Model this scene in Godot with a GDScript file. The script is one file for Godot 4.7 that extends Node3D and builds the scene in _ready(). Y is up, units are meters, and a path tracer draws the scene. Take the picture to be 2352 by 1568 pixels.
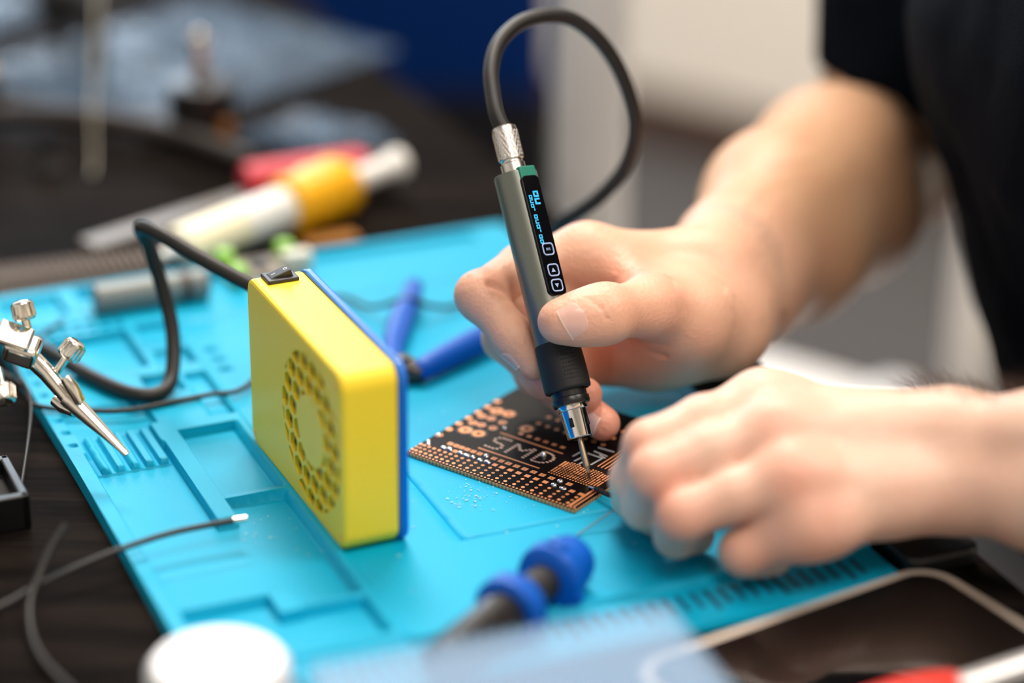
extends Node3D
# All measures in millimetres; meshes and positions are turned to metres by MM when committed.
const MM := 0.001
# The mat, the table and the seated person share one frame: a runs along the short side of the mat, b along its long side.
const MAT_O := Vector3(-266.7, 0.0, -148.6)
const A_DIR := Vector3(0.91706, 0.0, -0.39875)
const B_DIR := Vector3(0.39875, 0.0, 0.91706)
# The room stands at its own angle.
const E1 := Vector3(0.81, 0.0, 0.586)
const E2 := Vector3(-0.586, 0.0, 0.81)
const FLOOR_Y := -735.0

var rng := RandomNumberGenerator.new()
var M := {}
var taken := {}


# ------------------------------------------------------------------ helpers
func ab(a: float, b: float, y := 0.0) -> Vector3:
	return MAT_O + A_DIR * a + B_DIR * b + Vector3(0, y, 0)


func room(e1: float, e2: float, y: float) -> Vector3:
	return E1 * e1 + E2 * e2 + Vector3(0, y, 0)


func numbered(called: String) -> String:
	var n: int = taken.get(called, 0)
	taken[called] = n + 1
	return called if n == 0 else "%s_%03d" % [called, n]


func tag(o: Node, label: String, category: String, group := "", kind := "") -> Node:
	if label != "":
		o.set_meta("label", label)
	if category != "":
		o.set_meta("category", category)
	if group != "":
		o.set_meta("group", group)
	if kind != "":
		o.set_meta("kind", kind)
	return o


func thing(called: String, label: String, category: String, at := Vector3.ZERO, basis := Basis.IDENTITY, group := "") -> Node3D:
	var o := Node3D.new()
	o.name = numbered(called)
	add_child(o)
	o.transform = Transform3D(basis, at * MM)
	tag(o, label, category, group)
	return o


func structure(o: Node) -> Node:
	o.set_meta("kind", "structure")
	return o


func put(called: String, mesh: Mesh, material: Material, parent: Node = self, at := Vector3.ZERO, basis := Basis.IDENTITY) -> MeshInstance3D:
	var o := MeshInstance3D.new()
	o.name = numbered(called) if parent == self else called
	o.mesh = mesh
	o.material_override = material
	parent.add_child(o, true)
	o.transform = Transform3D(basis, at * MM)
	return o


func col(r: int, g: int, b: int) -> Color:
	return Color(r / 255.0, g / 255.0, b / 255.0)


func mat(called: String, c: Color, rough := 0.5, metal := 0.0, spec := 0.5) -> StandardMaterial3D:
	var m := StandardMaterial3D.new()
	m.resource_name = called
	m.albedo_color = c
	m.roughness = rough
	m.metallic = metal
	m.metallic_specular = spec
	M[called] = m
	return m


func noise_image(size: int, freq: float, seed_value: int, octaves := 4) -> Image:
	var n := FastNoiseLite.new()
	n.seed = seed_value
	n.frequency = freq
	n.fractal_octaves = octaves
	return n.get_seamless_image(size, size)


func bumps(m: StandardMaterial3D, image: Image, scale: float, depth: float) -> void:
	var im := image.duplicate() as Image
	im.convert(Image.FORMAT_RGBA8)
	im.bump_map_to_normal_map(depth)
	m.normal_enabled = true
	m.normal_texture = ImageTexture.create_from_image(im)
	m.normal_scale = 1.0
	m.uv1_triplanar = true
	m.uv1_world_triplanar = true
	m.uv1_scale = Vector3.ONE * scale


func tinted(image: Image, dark: Color, light: Color) -> ImageTexture:
	var w := image.get_width()
	var h := image.get_height()
	var out := Image.create(w, h, false, Image.FORMAT_RGB8)
	for y in h:
		for x in w:
			out.set_pixel(x, y, dark.lerp(light, image.get_pixel(x, y).r))
	return ImageTexture.create_from_image(out)


# ------------------------------------------------------------------ mesh builder
class Build:
	var v := PackedVector3Array()
	var n := PackedVector3Array()
	var uv := PackedVector2Array()
	var c := PackedColorArray()
	var idx := PackedInt32Array()

	func grid(rows: Array, wrap := false, flip := false) -> void:
		var base := v.size()
		var nr := rows.size()
		var nc: int = rows[0].size()
		for r in nr:
			var row: PackedVector3Array = rows[r]
			for k in nc:
				v.append(row[k])
				n.append(Vector3.ZERO)
				uv.append(Vector2(float(k) / nc, float(r) / maxi(nr - 1, 1)))
		var start := idx.size()
		for r in nr - 1:
			for k in (nc if wrap else nc - 1):
				var k2 := (k + 1) % nc
				var p := base + r * nc + k
				var q := base + r * nc + k2
				var s := base + (r + 1) * nc + k2
				var t := base + (r + 1) * nc + k
				if flip:
					tri(p, s, q)
					tri(p, t, s)
				else:
					tri(p, q, s)
					tri(p, s, t)
		smooth(start, base)

	func tri(p: int, q: int, s: int) -> void:
		idx.append(p)
		idx.append(q)
		idx.append(s)

	func smooth(start: int, base: int) -> void:
		for i in range(start, idx.size(), 3):
			var p := v[idx[i]]
			var f := (v[idx[i + 2]] - p).cross(v[idx[i + 1]] - p)
			n[idx[i]] += f
			n[idx[i + 1]] += f
			n[idx[i + 2]] += f
		for i in range(base, v.size()):
			n[i] = n[i].normalized() if n[i].length_squared() > 1e-16 else Vector3.UP

	func fan(points: PackedVector3Array, flip := false) -> void:
		# a flat convex cap
		var base := v.size()
		var start := idx.size()
		var mid := Vector3.ZERO
		for p in points:
			mid += p
		mid /= points.size()
		v.append(mid)
		n.append(Vector3.ZERO)
		uv.append(Vector2(0.5, 0.5))
		for p in points:
			v.append(p)
			n.append(Vector3.ZERO)
			uv.append(Vector2(0.5, 0.5))
		for k in points.size():
			var q := base + 1 + k
			var s := base + 1 + (k + 1) % points.size()
			if flip:
				tri(base, s, q)
			else:
				tri(base, q, s)
		smooth(start, base)

	func polygon(points: PackedVector2Array, y: float, up := true) -> void:
		# any simple polygon in the xz plane
		var t := Geometry2D.triangulate_polygon(points)
		var base := v.size()
		for p in points:
			v.append(Vector3(p.x, y, p.y))
			n.append(Vector3.UP if up else Vector3.DOWN)
			uv.append(p * 0.01)
		for i in range(0, t.size(), 3):
			var a := points[t[i]]
			var turn := (points[t[i + 1]] - a).cross(points[t[i + 2]] - a)
			if (turn > 0.0) == up:
				tri(base + t[i], base + t[i + 1], base + t[i + 2])
			else:
				tri(base + t[i], base + t[i + 2], base + t[i + 1])

	func prism(points: PackedVector2Array, y0: float, y1: float, bevel := 0.0) -> void:
		# a polygon in xz drawn up from y0 to y1, with chamfered rims
		var ccw := points
		var area := 0.0
		for k in points.size():
			area += points[k].cross(points[(k + 1) % points.size()])
		if area < 0.0:
			ccw = points.duplicate()
			ccw.reverse()
		var rings := []
		var ins := inset(ccw, bevel) if bevel > 0.0 else ccw
		if bevel > 0.0:
			rings.append([ins, y0])
			rings.append([inset(ccw, bevel * 0.3), y0 + bevel * 0.3])
			rings.append([ccw, y0 + bevel])
			rings.append([ccw, y1 - bevel])
			rings.append([inset(ccw, bevel * 0.3), y1 - bevel * 0.3])
			rings.append([ins, y1])
		else:
			rings.append([ccw, y0])
			rings.append([ccw, y1])
		for r in rings.size() - 1:
			for k in ccw.size():
				var k2 := (k + 1) % ccw.size()
				var lo: PackedVector2Array = rings[r][0]
				var hi: PackedVector2Array = rings[r + 1][0]
				var yl: float = rings[r][1]
				var yh: float = rings[r + 1][1]
				grid([PackedVector3Array([Vector3(lo[k].x, yl, lo[k].y), Vector3(lo[k2].x, yl, lo[k2].y)]), PackedVector3Array([Vector3(hi[k].x, yh, hi[k].y), Vector3(hi[k2].x, yh, hi[k2].y)])], false, false)
		polygon(ins, y0, false)
		polygon(ins, y1, true)

	static func inset(points: PackedVector2Array, d: float) -> PackedVector2Array:
		var out := PackedVector2Array()
		var k := points.size()
		for i in k:
			var e1 := (points[i] - points[(i + k - 1) % k]).normalized()
			var e2 := (points[(i + 1) % k] - points[i]).normalized()
			var n1 := Vector2(-e1.y, e1.x)
			var n2 := Vector2(-e2.y, e2.x)
			var m := (n1 + n2)
			m = m / maxf(0.3, m.length_squared() * 0.5)
			out.append(points[i] + m * d)
		return out

	func lathe(profile: Array, seg := 32, at := Transform3D.IDENTITY) -> void:
		# profile: list of runs, each a list of Vector2(radius, height) that is smooth within itself
		for run in profile:
			var rows := []
			for p in run:
				var row := PackedVector3Array()
				for k in seg:
					var a := TAU * k / seg
					row.append(at * Vector3(p.x * cos(a), p.y, p.x * sin(a)))
				rows.append(row)
			grid(rows, true, false)

	func tube(path: PackedVector3Array, radius: Variant, seg := 12, caps := true) -> void:
		var rows := []
		var up := Vector3.UP
		var last := Vector3.ZERO
		for i in path.size():
			var d := (path[mini(i + 1, path.size() - 1)] - path[maxi(i - 1, 0)]).normalized()
			if i == 0:
				up = d.cross(Vector3(0.3, 0.1, 0.9)).normalized()
			else:
				up = (up - d * up.dot(d)).normalized()
			var side := d.cross(up)
			var r: float = radius if radius is float else radius[i]
			var row := PackedVector3Array()
			for k in seg:
				var a := TAU * k / seg
				row.append(path[i] + (up * cos(a) + side * sin(a)) * r)
			rows.append(row)
			last = d
		grid(rows, true, true)
		if caps:
			fan(rows[0], false)
			fan(rows[-1], true)

	func rbox(size: Vector3, r: float, at := Transform3D.IDENTITY, steps := 3) -> void:
		var h := size * 0.5
		r = minf(r, minf(h.x, minf(h.y, h.z)) - 0.001)
		var lines := []
		for axis in 3:
			var l := []
			for i in steps + 1:
				l.append(-h[axis] + r * (1.0 - cos(PI * 0.5 * i / steps)))
			for i in range(steps, -1, -1):
				l.append(h[axis] - r * (1.0 - cos(PI * 0.5 * i / steps)))
			lines.append(l)
		for axis in 3:
			var u := (axis + 1) % 3
			var w := (axis + 2) % 3
			for sign_value in [-1.0, 1.0]:
				var base := v.size()
				var nu: int = lines[u].size()
				var nw: int = lines[w].size()
				for i in nu:
					for j in nw:
						var p := Vector3.ZERO
						p[axis] = sign_value * h[axis]
						p[u] = lines[u][i]
						p[w] = lines[w][j]
						var q := p.clamp(-h + Vector3.ONE * r, h - Vector3.ONE * r)
						var d := (p - q)
						d = d.normalized() if d.length() > 1e-9 else Vector3.UP
						v.append(at * (q + d * r))
						n.append((at.basis * d).normalized())
						uv.append(Vector2(float(i) / (nu - 1), float(j) / (nw - 1)))
				for i in nu - 1:
					for j in nw - 1:
						var p0 := base + i * nw + j
						if sign_value < 0.0:
							tri(p0, p0 + nw, p0 + nw + 1)
							tri(p0, p0 + nw + 1, p0 + 1)
						else:
							tri(p0, p0 + nw + 1, p0 + nw)
							tri(p0, p0 + 1, p0 + nw + 1)

	func mesh(scale := 0.001) -> ArrayMesh:
		var a := []
		a.resize(Mesh.ARRAY_MAX)
		var p := PackedVector3Array()
		p.resize(v.size())
		for i in v.size():
			p[i] = v[i] * scale
		a[Mesh.ARRAY_VERTEX] = p
		a[Mesh.ARRAY_NORMAL] = n
		a[Mesh.ARRAY_TEX_UV] = uv
		if c.size() == v.size():
			a[Mesh.ARRAY_COLOR] = c
		a[Mesh.ARRAY_INDEX] = idx
		var m := ArrayMesh.new()
		m.add_surface_from_arrays(Mesh.PRIMITIVE_TRIANGLES, a)
		return m


func rounded_rect(w: float, h: float, r: float, seg := 6) -> PackedVector2Array:
	var out := PackedVector2Array()
	var c := [Vector2(w / 2 - r, h / 2 - r), Vector2(-w / 2 + r, h / 2 - r), Vector2(-w / 2 + r, -h / 2 + r), Vector2(w / 2 - r, -h / 2 + r)]
	for k in 4:
		for i in seg + 1:
			var a := PI * 0.5 * (k + float(i) / seg)
			out.append(c[k] + Vector2(cos(a), sin(a)) * r)
	return out


func rbox(size: Vector3, r: float) -> ArrayMesh:
	var b := Build.new()
	b.rbox(size, r)
	return b.mesh()


func curve(points: Array, step := 3.0) -> PackedVector3Array:
	# a smooth line through the points
	var out := PackedVector3Array()
	var k := points.size()
	for i in k - 1:
		var p0: Vector3 = points[maxi(i - 1, 0)]
		var p1: Vector3 = points[i]
		var p2: Vector3 = points[i + 1]
		var p3: Vector3 = points[mini(i + 2, k - 1)]
		var steps := maxi(2, int(p1.distance_to(p2) / step))
		for s in steps:
			out.append(p1.cubic_interpolate(p2, p0, p3, float(s) / steps))
	out.append(points[k - 1])
	return out


func cable(points: Array, r: float, seg := 12, step := 3.0) -> ArrayMesh:
	var b := Build.new()
	b.tube(curve(points, step), r, seg)
	return b.mesh()


func lathed(profile: Array, seg := 32) -> ArrayMesh:
	var b := Build.new()
	b.lathe(profile, seg)
	return b.mesh()


func axis_basis(up: Vector3, hint := Vector3(0, 0, 1)) -> Basis:
	# a basis whose y runs along up and whose z leans to the hint
	var y := up.normalized()
	var z := (hint - y * hint.dot(y)).normalized()
	return Basis(y.cross(z), y, z)


# ------------------------------------------------------------------ bodies: tapered capsules joined with a smooth minimum, meshed as surface nets
class Field:
	var pa := PackedVector3Array()
	var ba := PackedVector3Array()
	var ra := PackedFloat32Array()
	var rd := PackedFloat32Array()
	var il := PackedFloat32Array()
	var gr := PackedInt32Array()
	var kin := PackedFloat32Array([9, 3, 3, 3, 3, 3, 3, 3])
	var kff := 1.6
	var kpf := 6.0
	var folds: FastNoiseLite
	var fold_depth := 0.0
	var fold_stretch := Vector3.ONE
	var cuts := []
	var creases := []
	var near_creases := []

	func crease(points: Array, width: float, depth: float) -> void:
		for i in points.size() - 1:
			creases.append([points[i], points[i + 1] - points[i], width, depth, 1.0 / maxf((points[i + 1] - points[i]).length_squared(), 1e-6)])

	func cap(g: int, a: Vector3, r1: float, b: Vector3, r2: float) -> void:
		pa.append(a)
		ba.append(b - a)
		ra.append(r1)
		rd.append(r2 - r1)
		il.append(1.0 / maxf((b - a).length_squared(), 1e-6))
		gr.append(g)

	func chain(g: int, joints: Array) -> void:
		# joints: [point, radius] pairs
		for i in joints.size() - 1:
			cap(g, joints[i][0], joints[i][1], joints[i + 1][0], joints[i + 1][1])

	func dist(i: int, p: Vector3) -> float:
		var q := p - pa[i]
		var t := clampf(q.dot(ba[i]) * il[i], 0.0, 1.0)
		return (q - ba[i] * t).length() - ra[i] - rd[i] * t

	func near(p: Vector3, reach: float) -> PackedInt32Array:
		var out := PackedInt32Array()
		for i in pa.size():
			if dist(i, p) < reach:
				out.append(i)
		return out

	func all() -> PackedInt32Array:
		return PackedInt32Array(range(pa.size()))

	func value(p: Vector3, list: PackedInt32Array) -> float:
		var palm := 1e6
		var fin := 1e6
		var cur := -1
		var d := 1e6
		for i in list:
			var g := gr[i]
			if g != cur:
				if cur == 0:
					palm = d
				elif cur > 0:
					var h0 := maxf(kff - absf(fin - d), 0.0) / kff
					fin = minf(fin, d) - h0 * h0 * kff * 0.25
				cur = g
				d = 1e6
			var q := p - pa[i]
			var t := clampf(q.dot(ba[i]) * il[i], 0.0, 1.0)
			var e := (q - ba[i] * t).length() - ra[i] - rd[i] * t
			var k := kin[g]
			var h := maxf(k - absf(d - e), 0.0) / k
			d = minf(d, e) - h * h * k * 0.25
		if cur == 0:
			palm = d
		elif cur > 0:
			var h1 := maxf(kff - absf(fin - d), 0.0) / kff
			fin = minf(fin, d) - h1 * h1 * kff * 0.25
		var h2 := maxf(kpf - absf(palm - fin), 0.0) / kpf
		var out := minf(palm, fin) - h2 * h2 * kpf * 0.25
		if folds:
			out += folds.get_noise_3dv(p * fold_stretch) * fold_depth
		for g in near_creases:
			var q2: Vector3 = p - g[0]
			var d2: float = (q2 - g[1] * clampf(q2.dot(g[1]) * g[4], 0.0, 1.0)).length() / g[2]
			if d2 < 1.0:
				out += g[3] * (1.0 - d2 * d2) * (1.0 - d2 * d2)
		for cut in cuts:
			out = maxf(out, (p - cut[0]).dot(cut[1]))
		return out

	func mesh_into(b: Build, lo: Vector3, hi: Vector3, cell: float, keep: Array = []) -> void:
		# keep: [point, normal] planes; only what lies on their positive side is meshed
		const B := 8
		var dims := Vector3i(((hi - lo) / cell).ceil())
		var nb := Vector3i((dims.x + B - 1) / B, (dims.y + B - 1) / B, (dims.z + B - 1) / B)
		var nx := nb.x * B
		var ny := nb.y * B
		var nz := nb.z * B
		var vals := PackedFloat32Array()
		vals.resize(nx * ny * nz)
		vals.fill(1.0)
		var active := []
		var half := cell * B * 0.5
		var reach := half * 1.7321 + cell * 2.0
		for bz in nb.z:
			for by in nb.y:
				for bx in nb.x:
					var mid := lo + Vector3(bx + 0.5, by + 0.5, bz + 0.5) * (cell * B) - Vector3.ONE * cell * 0.5
					var ok := true
					for kp in keep:
						if (mid - kp[0]).dot(kp[1]) < -reach:
							ok = false
					if not ok:
						continue
					var list := near(mid, reach + 10.0 + fold_depth)
					if list.is_empty():
						continue
					near_creases = creases.filter(func(g): return (mid - g[0] - g[1] * 0.5).length() < reach + g[1].length() * 0.5 + g[2])
					var d := value(mid, list)
					if d > reach + fold_depth:
						continue
					var inside := d < -reach - 8.0 - fold_depth
					if not inside:
						active.append(Vector3i(bx, by, bz))
					for k in B:
						for j in B:
							var at := ((bz * B + k) * ny + by * B + j) * nx + bx * B
							if inside:
								for i in B:
									vals[at + i] = -1.0
							else:
								var p := lo + Vector3(bx * B, by * B + j, bz * B + k) * cell
								for i in B:
									vals[at + i] = value(p, list)
									p.x += cell
		near_creases = []
		var number := {}
		var first := b.v.size()
		var start := b.idx.size()
		var step := [1, nx, nx * ny]
		var corner := [0, 1, nx, nx + 1, nx * ny, nx * ny + 1, nx * ny + nx, nx * ny + nx + 1]
		var place := [Vector3(0, 0, 0), Vector3(1, 0, 0), Vector3(0, 1, 0), Vector3(1, 1, 0), Vector3(0, 0, 1), Vector3(1, 0, 1), Vector3(0, 1, 1), Vector3(1, 1, 1)]
		var edges := [[0, 1], [2, 3], [4, 5], [6, 7], [0, 2], [1, 3], [4, 6], [5, 7], [0, 4], [1, 5], [2, 6], [3, 7]]
		for blk in active:
			for k in B:
				var z: int = blk.z * B + k
				if z >= nz - 1:
					continue
				for j in B:
					var y: int = blk.y * B + j
					if y >= ny - 1:
						continue
					for i in B:
						var x: int = blk.x * B + i
						if x >= nx - 1:
							continue
						var at: int = (z * ny + y) * nx + x
						var count := 0
						for o in corner:
							if vals[at + o] < 0.0:
								count += 1
						if count == 0 or count == 8:
							continue
						var sum := Vector3.ZERO
						var hits := 0
						for e in edges:
							var d0 := vals[at + corner[e[0]]]
							var d1 := vals[at + corner[e[1]]]
							if (d0 < 0.0) != (d1 < 0.0):
								sum += place[e[0]].lerp(place[e[1]], d0 / (d0 - d1))
								hits += 1
						var p := lo + (Vector3(x, y, z) + sum / hits) * cell
						var ok := true
						for kp in keep:
							if (p - kp[0]).dot(kp[1]) < 0.0:
								ok = false
						if not ok:
							continue
						number[at] = b.v.size()
						b.v.append(p)
						b.n.append(Vector3.ZERO)
						b.uv.append(Vector2.ZERO)
		for at in number.keys():
			var inside: bool = vals[at] < 0.0
			for axis in 3:
				var u: int = step[(axis + 1) % 3]
				var w: int = step[(axis + 2) % 3]
				if at + step[axis] >= vals.size() or (vals[at + step[axis]] < 0.0) == inside:
					continue
				if not (number.has(at - u) and number.has(at - w) and number.has(at - u - w)):
					continue
				var p0: int = number[at]
				var p1: int = number[at - u]
				var p2: int = number[at - u - w]
				var p3: int = number[at - w]
				if inside:
					b.tri(p0, p2, p1)
					b.tri(p0, p3, p2)
				else:
					b.tri(p0, p1, p2)
					b.tri(p0, p2, p3)
		b.smooth(start, first)


# ------------------------------------------------------------------ the scene
func _ready() -> void:
	rng.seed = 7
	look()
	materials()
	room_shell()
	table()
	mat_on_table()
	circuit_board()
	fume_extractor()
	soldering_iron()
	person()
	cables()
	tools_on_mat()
	front_things()
	left_things()
	back_things()
	beyond_table()


func look() -> void:
	var cam := Camera3D.new()
	cam.name = "camera"
	add_child(cam)
	var lens := CameraAttributesPhysical.new()
	lens.frustum_focal_length = 87.3
	lens.exposure_aperture = 1.9
	lens.frustum_focus_distance = 1.062
	lens.frustum_near = 0.05
	lens.frustum_far = 60.0
	cam.attributes = lens
	cam.fov = 15.66
	cam.near = 0.05
	cam.far = 60.0
	cam.transform = Transform3D(Basis(Vector3(0.999945, 0.009559, -0.004276), Vector3(-0.010472, 0.912784, -0.408308), Vector3(0.0, 0.40833, 0.912834)), Vector3(-0.5, 492.5, 984.7) * MM)
	cam.current = true
	var around := WorldEnvironment.new()
	around.name = "surroundings"
	var e := Environment.new()
	e.background_mode = Environment.BG_COLOR
	e.background_color = Color(0.6, 0.7, 0.85)
	e.tonemap_mode = Environment.TONE_MAPPER_LINEAR
	e.tonemap_exposure = 0.88
	e.sdfgi_enabled = true
	e.ssao_enabled = true
	e.ssil_enabled = true
	around.environment = e
	add_child(around)
	# the lit window at the far left and the light panels in the ceiling
	lamp("daylight", room(-2650, -2115, 900), E2, Vector2(1.5, 1.5), Color(0.86, 0.93, 1.0), 5.0)
	for k in PANELS.size():
		lamp("panel", room(PANELS[k].x, PANELS[k].y, 1925), Vector3.DOWN, Vector2(1.2, 0.6), Color(1.0, 0.95, 0.9), PANEL_ENERGY[k])


const PANELS := [Vector2(-800, -900), Vector2(950, 800), Vector2(1300, -700)]
const PANEL_ENERGY := [8.0, 2.6, 3.6]


func lamp(called: String, at: Vector3, towards: Vector3, size: Vector2, c: Color, energy: float) -> void:
	var l := AreaLight3D.new()
	l.name = numbered(called)
	l.area_size = size
	l.light_color = c
	l.light_energy = energy
	l.area_range = 12.0
	l.area_attenuation = 2.0
	l.shadow_enabled = true
	add_child(l)
	var z := -towards.normalized()
	var x := Vector3.UP.cross(z) if absf(z.y) < 0.9 else E1
	l.transform = Transform3D(Basis(x.normalized(), z.cross(x).normalized(), z), at * MM)


func materials() -> void:
	var fine := noise_image(256, 0.08, 3)
	var coarse := noise_image(256, 0.02, 5)
	var m := mat("silicone", col(0, 162, 202), 0.48, 0.0, 0.3)
	bumps(m, fine, 22.0, 0.4)
	m = mat("table_wood", Color.WHITE, 0.55, 0.0, 0.05)
	var grain := Image.create(512, 512, false, Image.FORMAT_RGB8)
	var n := FastNoiseLite.new()
	n.seed = 11
	n.frequency = 0.01
	n.fractal_octaves = 5
	for y in 512:
		for x in 512:
			var s := n.get_noise_2d(x * 0.35, y * 4.0) * 0.5 + 0.5
			var t := n.get_noise_2d(x * 1.5 + 900.0, y * 20.0) * 0.5 + 0.5
			grain.set_pixel(x, y, col(9, 8, 8).lerp(col(49, 41, 36), clampf(s * 0.75 + t * 0.5 - 0.25, 0.0, 1.0)))
	m.albedo_texture = ImageTexture.create_from_image(grain)
	m.uv1_triplanar = true
	m.uv1_world_triplanar = true
	m.uv1_scale = Vector3.ONE * 2.2
	mat("yellow_plastic", col(246, 214, 42), 0.42)
	mat("blue_plastic", col(0, 106, 205), 0.3)
	mat("black_plastic", col(16, 16, 18), 0.35)
	mat("black_matte", col(20, 20, 21), 0.6)
	mat("rubber", col(17, 16, 16), 0.5)
	mat("rubber_grip", col(15, 15, 17), 0.62)
	mat("switch_black", col(34, 33, 34), 0.4)
	mat("white_print", col(225, 225, 225), 0.6)
	mat("gunmetal", col(116, 121, 114), 0.36, 0.7)
	mat("bright_nickel", col(225, 222, 215), 0.16, 1.0)
	mat("knurled_nickel", col(215, 212, 208), 0.3, 1.0)
	mat("bronze_needle", col(192, 172, 142), 0.28, 1.0)
	mat("burnt_tip", col(58, 50, 44), 0.45, 0.6)
	mat("green_cap", col(0, 122, 102), 0.45)
	mat("display_glass", col(8, 8, 12), 0.12)
	m = mat("display_glow", col(40, 170, 220), 0.5)
	m.emission_enabled = true
	m.emission = col(40, 170, 225)
	m.emission_energy_multiplier = 0.6
	mat("key_print", col(150, 178, 225), 0.5)
	mat("board_mask", col(6, 5, 6), 0.25, 0.0, 0.25)
	mat("board_core", col(150, 132, 88), 0.7)
	mat("copper", col(236, 158, 104), 0.42, 0.4)
	mat("solder", col(222, 224, 220), 0.16, 1.0)
	mat("silk_print", col(150, 152, 156), 0.6)
	mat("flux", col(150, 210, 222), 0.2)
	mat("drill_hole", col(6, 5, 5), 0.8)
	m = mat("skin", Color.WHITE, 0.46, 0.0, 0.5)
	m.vertex_color_use_as_albedo = true
	m.subsurf_scatter_enabled = true
	m.subsurf_scatter_strength = 0.14
	bumps(m, noise_image(256, 0.06, 21, 5), 26.0, 1.6)
	m = mat("nail", col(226, 180, 166), 0.24)
	m.subsurf_scatter_enabled = true
	m.subsurf_scatter_strength = 0.1
	mat("nail_edge", col(238, 210, 190), 0.35)
	mat("hair", col(70, 48, 34), 0.5)
	m = mat("navy_cotton", col(9, 15, 25), 0.9, 0.0, 0.2)
	bumps(m, fine, 30.0, 2.0)
	mat("grey_trousers", col(92, 92, 96), 0.9)
	mat("tool_blue", col(0, 84, 184), 0.4, 0.0, 0.35)
	mat("tool_steel", col(70, 66, 64), 0.4, 0.7)
	mat("chrome", col(232, 226, 216), 0.18, 1.0)
	mat("white_cap", col(236, 240, 246), 0.5)
	m = mat("frosted_plastic", Color(0.58, 0.72, 0.86, 0.3), 0.35)
	m.transparency = BaseMaterial3D.TRANSPARENCY_ALPHA
	mat("phone_frame", col(200, 188, 176), 0.42, 0.45)
	mat("phone_glass", col(5, 5, 6), 0.06, 0.0, 0.4)
	mat("red_plastic", col(226, 40, 22), 0.4)
	mat("orange_plastic", col(244, 92, 42), 0.4)
	mat("pale_plastic", col(206, 203, 186), 0.4)
	mat("grey_shaft", col(196, 198, 200), 0.3, 0.6)
	mat("grey_pen", col(112, 120, 120), 0.45, 0.2)
	mat("grey_bar", col(122, 118, 114), 0.5, 0.3)
	mat("brown_strip", col(118, 106, 96), 0.6)
	mat("cream_label", col(243, 238, 206), 0.5)
	mat("green_label", col(40, 150, 60), 0.5)
	mat("amber_plastic", col(246, 178, 14), 0.35)
	mat("red_label", col(204, 56, 74), 0.5)
	mat("brown_amber", col(150, 96, 22), 0.4)
	mat("syringe_white", col(235, 236, 232), 0.4)
	mat("light_green", col(140, 200, 60), 0.4)
	mat("board_grey", col(150, 142, 130), 0.5)
	mat("dark_metal", col(62, 58, 56), 0.45, 0.6)
	m = mat("bag_film", Color(0.36, 0.47, 0.58, 0.22), 0.3)  # clear film; the bluish grey of its reflections is put into the colour
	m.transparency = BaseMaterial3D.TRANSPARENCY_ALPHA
	m = mat("blue_fabric", col(0, 32, 86), 0.9, 0.0, 0.2)
	bumps(m, fine, 14.0, 2.0)
	mat("black_fabric", col(10, 10, 12), 0.95, 0.0, 0.1)
	m = mat("carpet", Color.WHITE, 0.95)
	m.albedo_texture = tinted(noise_image(256, 0.2, 31), col(62, 61, 63), col(84, 83, 84))
	m.uv1_triplanar = true
	m.uv1_world_triplanar = true
	m.uv1_scale = Vector3.ONE * 2.0
	mat("wall_paint", col(240, 234, 224), 0.8)
	mat("ceiling_paint", col(206, 204, 200), 0.9)
	mat("skirting", col(66, 40, 24), 0.5)
	mat("white_lacquer", col(236, 238, 240), 0.35)
	mat("shade_white", col(230, 226, 220), 0.5)
	m = mat("panel_glow", col(255, 246, 235), 0.5)
	m.emission_enabled = true
	m.emission = Color(1.0, 0.95, 0.9)
	m.emission_energy_multiplier = 2.0
	m = mat("window_glow", col(235, 242, 255), 0.3)
	m.emission_enabled = true
	m.emission = Color(0.86, 0.93, 1.0)
	m.emission_energy_multiplier = 3.0
	bumps(M["carpet"], coarse, 8.0, 2.0)


# ------------------------------------------------------------------ room
func slab(called: String, e1a: float, e1b: float, e2a: float, e2b: float, y0: float, y1: float, material: Material, parent: Node = self) -> MeshInstance3D:
	var b := Build.new()
	b.rbox(Vector3(e1b - e1a, y1 - y0, e2b - e2a), 1.0, Transform3D.IDENTITY, 1)
	return put(called, b.mesh(), material, parent, room((e1a + e1b) / 2, (e2a + e2b) / 2, (y0 + y1) / 2), Basis(E1, Vector3.UP, E2))


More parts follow.
